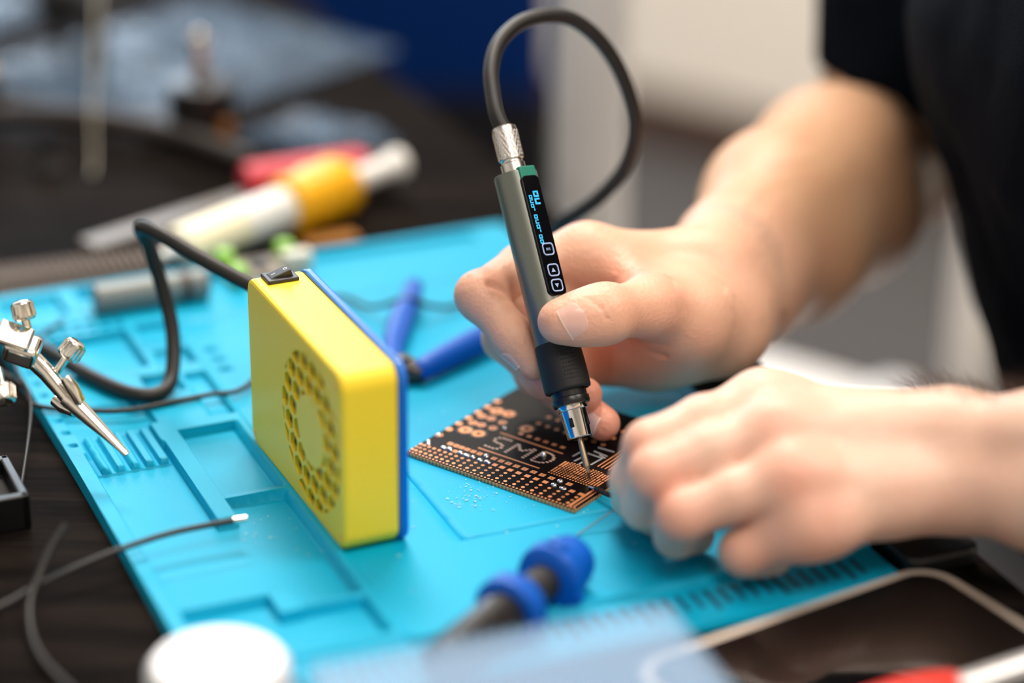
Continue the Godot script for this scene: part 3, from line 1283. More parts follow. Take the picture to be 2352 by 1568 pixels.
	put("end_cap", rbox(Vector3(8.6, 6.0, 3.0), 0.6), M.green_cap, t, Vector3(0, 134.4, 8.0))


# ------------------------------------------------------------------ person
func right_arm() -> Field:
	var f := Field.new()
	f.kin = PackedFloat32Array([16, 6, 4, 4, 4, 4, 5, 3])
	f.kpf = 9.0
	var wu := Vector3(88.3, 55.3, -67.8)
	var wl := Vector3(93.9, 37.0, -56.4)
	var i_mcp := Vector3(32.9, 71.2, -52.2)
	var m_mcp := Vector3(36.8, 56.6, -60.4)
	var r_mcp := Vector3(48.2, 40.0, -59.2)
	var p_mcp := Vector3(63.9, 26.6, -48.1)
	var t_cmc := Vector3(76.0, 49.3, -33.4)
	var t_mcp := Vector3(58.9, 65.0, -9.3)
	# palm and forearm
	f.cap(0, wu, 18.5, i_mcp, 12.0)
	f.cap(0, wu, 17, m_mcp, 12.5)
	f.cap(0, wl, 17, r_mcp, 12.0)
	f.cap(0, wl, 17.5, p_mcp, 11.5)
	f.cap(0, wl, 17, t_cmc, 16.0)
	f.cap(0, i_mcp, 10.0, t_cmc, 14.0)
	f.cap(0, m_mcp, 11.0, r_mcp, 11.0)
	f.cap(0, r_mcp, 11.0, p_mcp, 11.0)
	f.cap(0, t_cmc, 15.5, p_mcp, 12.0)
	f.cap(0, Vector3(75.2, 32.5, -42.2), 14.5, Vector3(45.6, 29.9, -37.7), 11.5)
	f.cap(0, t_cmc, 15.0, Vector3(48, 42, -30), 11.0)
	f.cap(0, i_mcp + Vector3(12, -4, 10), 7.0, t_mcp + Vector3(0, 2, -8), 8.0)
	f.chain(0, [[wu, 18.5], [Vector3(101, 53, -100), 24], [Vector3(130, 53, -168), 35], [Vector3(166, 47, -240), 40], [Vector3(200, 30, -300), 36]])
	f.chain(0, [[wl, 18.5], [Vector3(109, 34, -98), 24], [Vector3(139, 29, -166), 34], [Vector3(174, 24, -238), 38], [Vector3(206, 18, -304), 32]])
	# thumb
	f.chain(1, [[t_cmc, 15.5], [t_mcp, 12.6], [Vector3(38.8, 71.0, 12.4), 11.3], [Vector3(29.0, 70.8, 17.0), 10.9], [Vector3(19.9, 70.2, 19.4), 9.7]])
	f.cap(1, Vector3(38.8, 71.0, 12.4), 11.7, Vector3(38.4, 71.0, 12.8), 11.7)
	# index finger
	f.chain(2, [[i_mcp, 12.0], [Vector3(3.8, 69.8, -41.0), 10.6], [Vector3(-14.6, 65.6, -19.0), 9.9], [Vector3(0.2, 52.2, -3.4), 8.9], [Vector3(9.0, 43.2, 2.6), 7.9]])
	f.cap(2, Vector3(-15.2, 65.6, -18.6), 10.1, Vector3(-14.0, 64.4, -17.6), 10.1)
	# middle finger
	f.chain(3, [[m_mcp, 12.0], [Vector3(13.9, 51.0, -43.5), 11.0], [Vector3(-3.6, 41.2, -28.0), 10.0], [Vector3(14.6, 29.6, -10.0), 8.9], [Vector3(31.6, 27.4, 1.4), 7.8]])
	f.cap(3, Vector3(0, 56, -31), 8.5, Vector3(16, 58, -42), 9.5)
	# ring finger
	f.chain(4, [[r_mcp, 11.5], [Vector3(9.9, 23.6, -30.9), 9.4], [Vector3(28.7, 16.6, -10.2), 8.4], [Vector3(39.8, 14.6, 3.4), 7.7]])
	# little finger
	f.chain(5, [[p_mcp, 11.0], [Vector3(40.0, 25.0, -40.2), 9.6], [Vector3(27.6, 21.5, -31.7), 8.4]])
	# skin folds: thumb joint, ball of the thumb, the bend of the index finger
	f.crease([Vector3(31.6, 81.5, 21.9), Vector3(36.9, 79.0, 24.6), Vector3(39.4, 74.5, 25.4), Vector3(39.4, 69.8, 25.0)], 1.5, 0.55)
	f.crease([Vector3(34.4, 81.5, 20.5), Vector3(40.0, 78.2, 23.0), Vector3(42.4, 73.9, 23.6)], 1.4, 0.45)
	f.crease([Vector3(37.8, 81.0, 18.6), Vector3(43.0, 77.0, 21.0)], 1.4, 0.35)
	f.crease([Vector3(40, 42, -12), Vector3(52, 42, -12), Vector3(66, 40, -14), Vector3(76, 39, -19)], 2.6, 1.2)
	f.crease([Vector3(50, 48, -4), Vector3(62, 47, -8), Vector3(76, 47, -14)], 2.4, 0.6)
	f.crease([Vector3(-10.4, 73.0, -12.6), Vector3(-2.5, 70.5, -13.2), Vector3(1.6, 64.5, -12.5)], 3.0, 1.6)
	# upper arm
	f.chain(6, [[Vector3(206, 22, -303), 36], [Vector3(209, 66, -312), 41], [Vector3(212, 170, -330), 47], [Vector3(216, 290, -346), 55]])
	return f


func left_arm() -> Field:
	var f := Field.new()
	f.kin = PackedFloat32Array([10, 4, 4, 4, 4, 4, 5, 3])
	f.kpf = 9.0
	f.kff = 1.2
	var wu := Vector3(175.1, 53.0, 91.5)
	var wl := Vector3(174.4, 38.0, 103.7)
	var i_mcp := Vector3(100.9, 59.0, 76.3)
	var m_mcp := Vector3(104.0, 57.5, 99.0)
	var r_mcp := Vector3(108.0, 47.0, 117.5)
	var p_mcp := Vector3(115.1, 32.0, 127.0)
	var t_cmc := Vector3(150.0, 36.0, 62.0)
	f.cap(0, wu, 16.2, i_mcp, 11.2)
	f.cap(0, wu, 16, m_mcp, 12.4)
	f.cap(0, wl, 16, r_mcp, 12.4)
	f.cap(0, wl, 16.5, p_mcp, 11.8)
	f.cap(0, wu, 16, t_cmc, 14)
	f.cap(0, t_cmc, 13, i_mcp, 10)
	f.cap(0, i_mcp + Vector3(6, -3, 0), 10.0, m_mcp + Vector3(6, -3, 0), 10.5)
	f.cap(0, m_mcp + Vector3(6, -3, 0), 10.5, r_mcp + Vector3(6, -3, 0), 10.5)
	f.cap(0, r_mcp + Vector3(4, -3, 0), 10.5, p_mcp + Vector3(4, -1, 0), 10.5)
	f.cap(0, Vector3(140, 42, 92), 16, Vector3(150, 36, 106), 16)
	f.chain(0, [[wu, 16.2], [Vector3(208.6, 61.5, 111.7), 19.0], [Vector3(262, 74, 146), 34], [Vector3(340, 82, 196), 42], [Vector3(392, 84, 232), 38]])
	f.chain(0, [[wl, 17.0], [Vector3(208.2, 43.0, 124.7), 19.5], [Vector3(258, 52, 160), 32], [Vector3(334, 66, 206), 40], [Vector3(388, 78, 236), 38]])
	f.chain(1, [[t_cmc, 14.0], [Vector3(114.9, 24.0, 47.4), 11.5], [Vector3(77.0, 20.0, 61.6), 10.6], [Vector3(54.0, 16.0, 71.0), 9.0]])
	f.chain(2, [[i_mcp, 11.8], [Vector3(76, 57.4, 89), 10.4], [Vector3(54.6, 52.0, 100.0), 10.2], [Vector3(48.6, 33.0, 93.2), 8.8], [Vector3(48.6, 16.4, 78.8), 7.8]])
	f.chain(3, [[m_mcp, 12.2], [Vector3(79, 53.5, 107), 10.6], [Vector3(56.4, 47.0, 114.6), 10.4], [Vector3(53.5, 25.0, 100.6), 9.0], [Vector3(58.6, 13.0, 87.4), 8.0]])
	f.chain(4, [[r_mcp, 11.8], [Vector3(87, 42.5, 123.0), 10.4], [Vector3(66.5, 36.0, 127.6), 10.2], [Vector3(66.0, 18.4, 112.1), 8.8], [Vector3(74.4, 13.0, 102.7), 7.8]])
	f.chain(5, [[p_mcp, 11.4], [Vector3(92.0, 19.0, 126.0), 9.6], [Vector3(97.0, 13.4, 119.5), 8.2], [Vector3(104.5, 12.8, 119.0), 7.4]])
	# ridges of the knuckles
	for p in [i_mcp, m_mcp, r_mcp, p_mcp]:
		f.cap(0, p + Vector3(2, 1.4, 1), 10.2, p + Vector3(10, 1.0, 1), 9.8)
	var order := range(f.gr.size())
	order.sort_custom(func(a, b): return f.gr[a] < f.gr[b] or (f.gr[a] == f.gr[b] and a < b))
	var g := Field.new()
	g.kin = f.kin
	g.kpf = f.kpf
	g.kff = f.kff
	for i in order:
		g.cap(f.gr[i], f.pa[i], f.ra[i], f.pa[i] + f.ba[i], f.ra[i] + f.rd[i])
	g.chain(6, [[Vector3(390, 81, 234), 40], [ab(548, 520, 190), 48], [ab(548, 420, 286), 56]])
	return g


func torso(extra: float, shirt: bool) -> Field:
	var f := Field.new()
	f.kin = PackedFloat32Array([50, 14, 14, 14, 14, 14, 14, 14])
	f.kpf = 22.0
	for b in [210.0, 285.0]:
		f.chain(0, [[ab(640, b, -210), 112 + extra], [ab(616, b, -40), 106 + extra], [ab(586, b, 60), 108 + extra], [ab(552, b, 150), 110 + extra], [ab(556, b, 240), 88 + extra]])
	f.cap(0, ab(556, 90, 285), 56 + extra, ab(548, 400, 285), 56 + extra)
	f.cap(0, ab(568, 180, 250), 92 + extra, ab(568, 300, 250), 92 + extra)
	if not shirt:
		f.cap(0, ab(570, 240, 300), 58, ab(540, 240, 400), 54)
		f.chain(1, [[ab(540, 240, 430), 62], [ab(528, 240, 490), 74], [ab(546, 240, 530), 84]])
		f.cap(1, ab(492, 240, 420), 34, ab(470, 240, 478), 14)
		f.cap(1, ab(460, 240, 462), 9, ab(468, 240, 486), 7)
		f.cap(1, ab(548, 164, 470), 12, ab(552, 162, 495), 16)
		f.cap(1, ab(548, 316, 470), 12, ab(552, 318, 495), 16)
	return f


func skin_colour(p: Vector3, red: Array) -> Color:
	# pale skin, redder at the finger ends, the joints and where a finger presses
	var base := Vector3(0.74, 0.44, 0.305).lerp(Vector3(0.72, 0.475, 0.37), smoothstep(25.0, 65.0, p.z)).lerp(Vector3(0.66, 0.39, 0.235), smoothstep(-75.0, -150.0, p.z))  # warm bounced light on the right hand put into its colour; forearm tanned
	var flush := Vector3(0.70, 0.29, 0.20)
	var k := 0.0
	for r in red:
		k += 1.35 * r[2] * exp(-p.distance_squared_to(r[0]) / (r[1] * r[1]))
	k = clampf(k + blotch.get_noise_3dv(p) * 0.22, -0.15, 0.9)
	var c := base.lerp(flush, k)
	return Color(c.x, c.y, c.z)


var blotch := FastNoiseLite.new()


func nail(f: Field, parent: Node, at: Vector3, along: Vector3, out: Vector3, length: float, width: float) -> void:
	# a curved plate laid on the surface of the finger, with its pale free edge
	var list := f.all()
	var y := along.normalized()
	var z := (out - y * out.dot(y)).normalized()
	var x := y.cross(z)
	var place := func(s: float, t: float, lift: float) -> Vector3:
		var wide: float = sqrt(maxf(0.0, 1.0 - pow(maxf(0.0, (-s - 0.35) / 0.65), 2.2)))
		var p: Vector3 = at + y * (s * length * 0.5) + x * (t * width * 0.5 * wide) + z * 22.0
		for i in 40:
			p -= z * f.value(p, list) * 0.8
		return p + z * (lift * (1.0 - 0.9 * absf(t) ** 4))
	for piece in [["fingernail", -1.0, 1.0, "nail"], ["nail_edge", 0.98, 1.09, "nail_edge"]]:
		var rows := []
		for i in 17:
			var row := PackedVector3Array()
			var s: float = lerpf(piece[1], piece[2], i / 16.0)
			for k in 17:
				var t := (k / 16.0 - 0.5) * 2.0
				var bend := s + 0.14 * (1.0 - t * t) - 0.14
				row.append(place.call(bend if s > 0.5 else s, t, 0.3 if piece[0] == "fingernail" else 0.36))
			rows.append(row)
		var b := Build.new()
		b.grid(rows)
		put(piece[0], b.mesh(), M[piece[3]], parent)


func person() -> void:
	blotch.seed = 9
	blotch.frequency = 0.035
	var t := thing("person", "person in a navy short-sleeved t-shirt soldering with both hands over the mat", "person")
	var fr := right_arm()
	var fl := left_arm()
	var b := Build.new()
	var red := [
		[Vector3(-15, 67, -19), 13.0, 0.55], [Vector3(6.6, 43.6, 0), 14.0, 0.5], [Vector3(31.6, 27, 1.4), 13.0, 0.75], [Vector3(39.8, 14.6, 3.4), 13.0, 0.85], [Vector3(19, 70, 21), 14.0, 0.45],
		[Vector3(38.8, 71, 14), 12.0, 0.3], [Vector3(50, 72, -24), 18.0, 0.55], [Vector3(40, 40, -10), 24.0, 0.45], [Vector3(60, 45, -10), 22.0, 0.3],
		[Vector3(54, 52, 104), 13.0, 0.4], [Vector3(56, 47, 118), 13.0, 0.45], [Vector3(66, 36, 131), 14.0, 0.5], [Vector3(92, 19, 130), 14.0, 0.45], [Vector3(104, 64, 104), 13.0, 0.3], [Vector3(110, 54, 124), 14.0, 0.35], [Vector3(116, 36, 134), 16.0, 0.35]]
	# wrists: the hand is meshed finely up to here, the arm more coarsely beyond
	var rw := [Vector3(97, 45, -80), Vector3(0.34, -0.06, -0.94)]
	var lw := [Vector3(208, 54, 117), Vector3(0.83, 0.12, 0.54)]
	fr.mesh_into(b, Vector3(-30, 0, -118), Vector3(125, 95, 40), 1.15, [[rw[0] + rw[1] * 14.0, -rw[1]]])
	fr.mesh_into(b, Vector3(60, -50, -410), Vector3(290, 350, -50), 5.0, [rw])
	fl.mesh_into(b, Vector3(28, -2, 25), Vector3(250, 98, 175), 1.8, [[lw[0] + lw[1] * 14.0, -lw[1]]])
	fl.mesh_into(b, Vector3(180, -10, 80), ab(640, 620, 380).max(Vector3(470, 360, 330)), 6.0, [lw])
	torso(0.0, false).mesh_into(b, ab(560, 240, 0) - Vector3(330, 340, 330), ab(560, 240, 0) + Vector3(330, 640, 330), 11.0)
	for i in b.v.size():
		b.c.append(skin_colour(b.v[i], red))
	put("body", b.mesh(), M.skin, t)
	# the shirt: torso and sleeves, cut off at the hems
	var s := torso(9.0, true)
	s.folds = FastNoiseLite.new()
	s.folds.seed = 12
	s.folds.frequency = 0.011
	s.fold_depth = 9.0
	s.fold_stretch = Vector3(1.6, 0.6, 1.2)
	s.cuts = [[ab(580, 235, 318), Vector3(-0.1, 1, 0).normalized()], [ab(590, 235, -225), Vector3(0, -1, 0)]]
	b = Build.new()
	s.mesh_into(b, ab(580, 240, 0) - Vector3(330, 260, 330), ab(580, 240, 0) + Vector3(330, 370, 330), 8.0)
	var shirt := put("t_shirt", b.mesh(), M.navy_cotton, t)
	shirt.set_meta("label", "navy cotton t-shirt")
	var arm_r := Vector3(0.02, 0.97, -0.16).normalized()
	var f := Field.new()
	f.kin = PackedFloat32Array([14, 4, 4, 4, 4, 4, 4, 4])
	f.chain(0, [[Vector3(214, 50, -312), 51], [Vector3(218, 180, -332), 56], [Vector3(222, 292, -342), 64], [ab(556, 110, 285), 66]])
	f.folds = s.folds
	f.fold_depth = 6.0
	f.fold_stretch = s.fold_stretch
	f.cuts = [[Vector3(208, 57, -316), -Vector3(0.42, 0.9, -0.16).normalized()]]
	b = Build.new()
	f.mesh_into(b, Vector3(110, 20, -440), ab(556, 130, 380).max(Vector3(340, 380, -230)), 6.0)
	put("sleeve", b.mesh(), M.navy_cotton, shirt)
	f = Field.new()
	f.kin = PackedFloat32Array([14, 4, 4, 4, 4, 4, 4, 4])
	f.chain(0, [[ab(500, 570, 130), 54], [ab(548, 520, 200), 58], [ab(548, 410, 290), 66]])
	f.folds = s.folds
	f.fold_depth = 6.0
	f.cuts = [[ab(500, 560, 150), (ab(500, 570, 130) - ab(548, 520, 200)).normalized()]]
	b = Build.new()
	f.mesh_into(b, ab(530, 490, 200) - Vector3(190, 160, 190), ab(530, 490, 200) + Vector3(190, 190, 190), 8.0)
	put("sleeve", b.mesh(), M.navy_cotton, shirt)
	# trousers, mostly under the table
	f = Field.new()
	f.kin = PackedFloat32Array([30, 10, 10, 10, 10, 10, 10, 10])
	for side in [170.0, 310.0]:
		f.chain(0, [[ab(590, 240 + (side - 240) * 0.8, -230), 100], [ab(560, side, -235), 88], [ab(190, side, -228), 66], [ab(180, side, -640), 48]])
	f.cap(0, ab(600, 190, -220), 105, ab(600, 290, -220), 105)
	b = Build.new()
	f.mesh_into(b, ab(390, 240, -480) - Vector3(360, 240, 360), ab(390, 240, -480) + Vector3(360, 400, 360), 12.0)
	put("trousers", b.mesh(), M.grey_trousers, t)
	for side in [170.0, 310.0]:
		b = Build.new()
		b.rbox(Vector3(270, 85, 98), 38, Transform3D(Basis(A_DIR, Vector3.UP, B_DIR), ab(140, side, -692)), 4)
		put("shoe", b.mesh(), M.black_matte, t)
	# hair on the head, out of the picture
	b = Build.new()
	f = Field.new()
	f.kin = PackedFloat32Array([20, 4, 4, 4, 4, 4, 4, 4])
	f.chain(0, [[ab(560, 240, 500), 80], [ab(548, 240, 548), 84], [ab(512, 240, 566), 60]])
	f.mesh_into(b, ab(545, 240, 530) - Vector3(150, 150, 150), ab(545, 240, 530) + Vector3(150, 150, 150), 9.0)
	put("head_hair", b.mesh(), M.hair, t)
	# nails
	var eye := Vector3(0, 0.408, 0.913)
	nail(fr, t, Vector3(25.6, 74, 26), Vector3(-0.84, -0.42, 0.3), Vector3(0.05, 0.62, 0.78), 10.0, 13.4)
	nail(fr, t, Vector3(3.4, 47.0, 2.0), Vector3(5.5, -8.0, 3.4), Vector3(-0.85, -0.3, 0.42), 9.0, 7.4)
	nail(fr, t, Vector3(36.2, 15.2, 3.0), Vector3(9.0, -3.0, 9.0), Vector3(-0.55, 0.25, 0.65), 10.0, 10.0)
	nail(fr, t, Vector3(30.0, 27.6, 0.0), Vector3(12.0, -1.6, 9.0), Vector3(-0.35, 0.3, 0.8), 9.0, 10.0)
	# fine dark hairs along the left wrist and forearm
	b = Build.new()
	for k in 1100:
		var along := rng.randf()
		var mid := Vector3(150, 47, 92).lerp(Vector3(240, 56, 142), along)
		var a := rng.randf_range(-1.7, -0.2)
		var out := Vector3(-0.54 * sin(a), cos(a), 0.84 * sin(a)).normalized()
		var p := mid + out * 45.0
		var list := fl.near(mid, 60.0)
		for i in 24:
			p -= out * fl.value(p, list) * 0.8
		if absf(fl.value(p, list)) > 0.5:
			continue
		var len_ := rng.randf_range(5.0, 11.0)
		var bend := Vector3(-0.75 + rng.randf_range(-0.5, 0.5), 0.05 + rng.randf_range(-0.3, 0.3), -0.5 + rng.randf_range(-0.5, 0.5)).normalized()
		b.tube(PackedVector3Array([p, p + (out * 0.75 + bend * 0.6) * len_ * 0.35, p + (out * 0.5 + bend * 0.9) * len_ * 0.7, p + (out * 0.45 + bend * 1.25) * len_]), [0.055, 0.05, 0.04, 0.02], 3, false)
	var hairs := put("arm_hair", b.mesh(), M.hair, t)
	hairs.set_meta("kind", "stuff")
	# the stool under the person
	var stool := thing("stool", "black padded stool under the person in the navy t-shirt", "stool", ab(590, 240, FLOOR_Y))
	put("seat", lathed([[Vector2(0.01, 360), Vector2(180, 360), Vector2(190, 375), Vector2(185, 395), Vector2(0.01, 402)]], 40), M.black_fabric, stool)
	put("column", lathed([[Vector2(25, 40), Vector2(25, 362)]], 20), M.dark_metal, stool)
	put("base", lathed([[Vector2(0.01, 2), Vector2(210, 2), Vector2(212, 12), Vector2(40, 42), Vector2(0.01, 44)]], 40), M.dark_metal, stool)


# ------------------------------------------------------------------ cables
func cables() -> void:
	var c := put("iron_cable", cable([Vector3(-4.6, 134.5, -41.2), Vector3(-7.8, 139.0, -44.7), Vector3(-10.0, 145.8, -54.3), Vector3(-11.0, 153.8, -66.6), Vector3(-7.9, 161.4, -80.9), Vector3(0.8, 166.5, -94.2), Vector3(12.6, 167.7, -103.5), Vector3(24.6, 164.4, -110.8), Vector3(36.9, 154.4, -115.1), Vector3(47.4, 139.2, -117.1), Vector3(54.4, 121.1, -117.7), Vector3(56.2, 105.4, -119.5), Vector3(52.0, 88.6, -120.7), Vector3(42.1, 74.4, -123.1), Vector3(30.9, 64.2, -125.1), Vector3(20.7, 54.9, -129.7), Vector3(20.3, 34.3, -141.0), Vector3(40.2, 12.0, -150.0), Vector3(62.5, 9.5, -142.0), Vector3(88, 5.0, -128.0), Vector3(110, 4.4, -90), Vector3(118, 4.4, -60)], 3.5, 20, 2.0), M.rubber)
	tag(c, "thick black cable looping up from the soldering iron's plug", "cable")
	c = put("fan_cable", cable([Vector3(-83.6, 55, 2), Vector3(-86, 56, -10), Vector3(-100, 60, -23), Vector3(-119, 66, -30), Vector3(-141, 74, -40), Vector3(-158, 80, -50), Vector3(-169, 80, -60), Vector3(-167, 70, -66), Vector3(-162, 50, -66), Vector3(-157, 30, -60), Vector3(-156, 14, -48), Vector3(-159, 9.2, -36), Vector3(-172, 9.2, -33), Vector3(-195, 9.2, -52), Vector3(-222, 9.2, -82), Vector3(-250, 9.2, -102), Vector3(-290, 9.2, -120)], 3.4, 16), M.rubber)
	tag(c, "thick black cable arching over the mat into the yellow fan's back", "cable")
	c = put("thin_wire", cable([Vector3(-275, 5.0, -60), Vector3(-247, 12, -55), Vector3(-224, 9, -42), Vector3(-215, 8, -23), Vector3(-191, 7.4, -19), Vector3(-172, 7.4, -20), Vector3(-153, 7.2, -30), Vector3(-138, 7.0, -38), Vector3(-123, 7.0, -46), Vector3(-111, 7, -90), Vector3(-91, 7, -151), Vector3(-70, 9, -136), Vector3(-52, 17, -128), Vector3(-40, 11, -133), Vector3(-28, 7, -144), Vector3(-10, 7, -168)], 1.2, 10), M.rubber)
	tag(c, "thin black wire snaking across the mat behind the yellow fan", "wire")
	# the wire being soldered, in the left hand
	var w := thing("held_wire", "short black wire with a bared silver end held to the circuit board", "wire")
	put("insulation", cable([Vector3(35.6, 7.4, 51.6), Vector3(40, 8.2, 58), Vector3(46, 9.6, 65), Vector3(52, 12, 73), Vector3(62, 16, 82)], 1.15, 12), M.black_plastic, w)
	put("bared_end", cable([Vector3(33.0, 6.5, 48.6), Vector3(34.5, 6.9, 50.4), Vector3(36.2, 7.5, 52.2)], 0.7, 10, 1.0), M.solder, w)
	c = put("wire_strand", cable([Vector3(27, 4.8, 88), Vector3(31, 6, 84.5), Vector3(38, 9.4, 80.5), Vector3(46, 12.4, 75.5), Vector3(52, 15, 73)], 0.32, 6), M.grey_bar)
	tag(c, "hair-thin grey wire strand trailing from the pinching fingers", "wire")


# ------------------------------------------------------------------ tools lying on the mat
func tools_on_mat() -> void:
	var t := thing("side_cutters", "small side cutters with blue handles lying behind the yellow fan", "pliers")
	var b := Build.new()
	b.tube(PackedVector3Array([Vector3(-64, 9, -48), Vector3(-56, 9, -60), Vector3(-48, 9, -62), Vector3(-41, 9, -58)]), [3.0, 7.0, 7.0, 4.0], 14)
	put("jaws", b.mesh(), M.tool_steel, t)
	put("pivot", lathed([[Vector2(3.6, 0), Vector2(3.6, 3)], [Vector2(3.6, 3), Vector2(0.01, 3.4)]], 18), M.tool_steel, t, Vector3(-51, 13.5, -61))
	b = Build.new()
	var p := curve([Vector3(-56, 10, -68), Vector3(-57, 10.5, -82), Vector3(-55.5, 11, -102), Vector3(-53.5, 11.5, -122), Vector3(-50.5, 12, -142), Vector3(-49.5, 12, -158)])
	var r := []
	for i in p.size():
		var k := float(i) / (p.size() - 1)
		r.append(4.4 + 1.6 * sin(k * PI) - (2.4 if i == p.size() - 1 else 0.0))
	b.tube(p, r, 16)
	put("handle", b.mesh(), M.tool_blue, t)
	b = Build.new()
	p = curve([Vector3(-45, 10, -58), Vector3(-41, 10.5, -62), Vector3(-28, 11, -78), Vector3(-13, 11.5, -96), Vector3(0, 12, -112), Vector3(10, 12, -124)])
	r = []
	for i in p.size():
		var k := float(i) / (p.size() - 1)
		r.append(4.8 + 1.6 * sin(k * PI) - (2.4 if i == p.size() - 1 or i == 0 else 0.0))
	b.tube(p, r, 16)
	put("handle", b.mesh(), M.tool_blue, t)
	# desoldering pump: black body, blue collar, blue knob
	var axis := Vector3(0.50, -0.02, -0.866)
	t = thing("desoldering_pump", "black desoldering pump with a blue collar and blue end knob in front of the board", "desoldering pump", Vector3(-27, 16, 213), axis_basis(axis))
	put("barrel", lathed([[Vector2(0.01, 4), Vector2(9, 4)], [Vector2(9, 4), Vector2(9.6, 6), Vector2(9.6, 52)]], 32), M.black_plastic, t)
	put("collar", lathed([[Vector2(9.4, 49), Vector2(13.0, 49.4), Vector2(14.0, 51), Vector2(14.0, 58), Vector2(12.6, 60)], [Vector2(12.6, 60), Vector2(6, 60.4)]], 36), M.tool_blue, t)
	put("neck", lathed([[Vector2(7.0, 58), Vector2(7.2, 82)]], 24), M.black_matte, t)
	var knob := put("knob", lathed([[Vector2(6, 80), Vector2(12.6, 81), Vector2(13.6, 84), Vector2(13.6, 89), Vector2(12, 92)], [Vector2(11.0, 92), Vector2(11.6, 98), Vector2(10.0, 103), Vector2(5.0, 105.4), Vector2(0.01, 105.8)]], 36), M.tool_blue, t)
	b = Build.new()
	for k in 3:
		b.rbox(Vector3(9, 7, 8), 3.2, Transform3D(Basis(Vector3.UP, TAU * k / 3 + 0.6), Vector3(sin(TAU * k / 3 + 0.6) * 11.5, 87, cos(TAU * k / 3 + 0.6) * 11.5)), 3)
	put("knob_lugs", b.mesh(), M.tool_blue, knob)


# ------------------------------------------------------------------ things at the front of the table
func front_things() -> void:
	# white-capped bottle
	var t := thing("bottle", "white screw-capped bottle standing in front of the mat", "bottle", Vector3(-104, 0, 224))
	put("body", lathed([[Vector2(0.01, 0), Vector2(25, 0), Vector2(26, 2), Vector2(26, 6), Vector2(22, 10)]], 36), M.white_cap, t)
	var cap := put("cap", lathed([[Vector2(22, 8), Vector2(25.6, 8.4)], [Vector2(25.6, 8.4), Vector2(26, 10), Vector2(25.4, 24), Vector2(23.0, 27)], [Vector2(23.0, 27), Vector2(14, 28.2), Vector2(0.01, 28.6)]], 48), M.white_cap, t)
	var b := Build.new()
	for k in 48:
		var a := TAU * k / 48
		b.tube(PackedVector3Array([Vector3(cos(a) * 25.8, 10, sin(a) * 25.8), Vector3(cos(a) * 25.4, 24, sin(a) * 25.4)]), 0.5, 5, false)
	var ribs := put("cap_ribs", b.mesh(), M.white_cap, cap)
	ribs.set_meta("kind", "stuff")
	# frosted clear box
	var x := Vector3(0.943, 0, -0.333)
	t = thing("plastic_box", "frosted clear plastic box with a ribbed lid at the table's front", "box", Vector3(10, 0, 264), Basis(x, Vector3.UP, x.cross(Vector3.UP)))
	b = Build.new()
	b.rbox(Vector3(134, 30, 96), 4, Transform3D(Basis.IDENTITY, Vector3(0, 15.2, 0)))
	put("body", b.mesh(), M.frosted_plastic, t)
	b = Build.new()
	b.rbox(Vector3(138, 5, 100), 2.4, Transform3D(Basis.IDENTITY, Vector3(0, 33, 0)))
	var lid := put("lid", b.mesh(), M.frosted_plastic, t)
	for k in 26:
		put("lid_rib", rbox(Vector3(1.4, 4.4, 3.0), 0.6), M.frosted_plastic, lid, Vector3(-62.5 + k * 5.0, 33, -50.6))
	# phone lying on its back
	x = Vector3(0.839, 0, -0.544)
	t = thing("smartphone", "smartphone with a bright metal frame and dark glass beside the mat's ruler", "phone", Vector3(148, 0.1, 221), Basis(x, Vector3.UP, x.cross(Vector3.UP)))
	b = Build.new()
	b.prism(rounded_rect(150, 160, 16, 8), 0, 8.2, 1.2)
	put("frame", b.mesh(), M.phone_frame, t)
	b = Build.new()
	b.prism(rounded_rect(141, 151, 12.5, 8), 7.4, 8.6, 0.3)
	var glass := put("screen", b.mesh(), M.phone_glass, t)
	glass.set_meta("label", "dark glossy screen")
	# red-handled screwdriver
	var axis := Vector3(0.893, 0.05, -0.447)
	t = thing("screwdriver", "screwdriver with a red and cream handle and a thick pale shaft", "screwdriver", Vector3(106, 14, 250), axis_basis(axis))
	put("handle_end", lathed([[Vector2(0.01, -30), Vector2(6.5, -29), Vector2(9, -20), Vector2(9, 12), Vector2(8.4, 22)]], 28), M.pale_plastic, t)
	put("handle_grip", lathed([[Vector2(8.0, 16), Vector2(9.8, 24), Vector2(10.0, 40), Vector2(8.4, 52), Vector2(6.5, 60)]], 28), M.red_plastic, t)
	put("shaft", lathed([[Vector2(5.0, 56), Vector2(5.0, 130)], [Vector2(5.0, 130), Vector2(0.01, 131)]], 20), M.grey_shaft, t)
	# black pouch under the wrist
	x = A_DIR
	t = thing("black_case", "flat glossy black case under the left wrist beside the mat", "case", ab(303, 372, 0.1), Basis(A_DIR, Vector3.UP, B_DIR))
	b = Build.new()
	b.prism(rounded_rect(34, 80, 6, 5), 0, 9, 2)
	put("shell", b.mesh(), M.black_plastic, t)
	put("snap", lathed([[Vector2(3, 8.8), Vector2(3, 9.6)], [Vector2(3, 9.6), Vector2(0.01, 10.2)]], 16), M.dark_metal, t, Vector3(2, 0, 10))


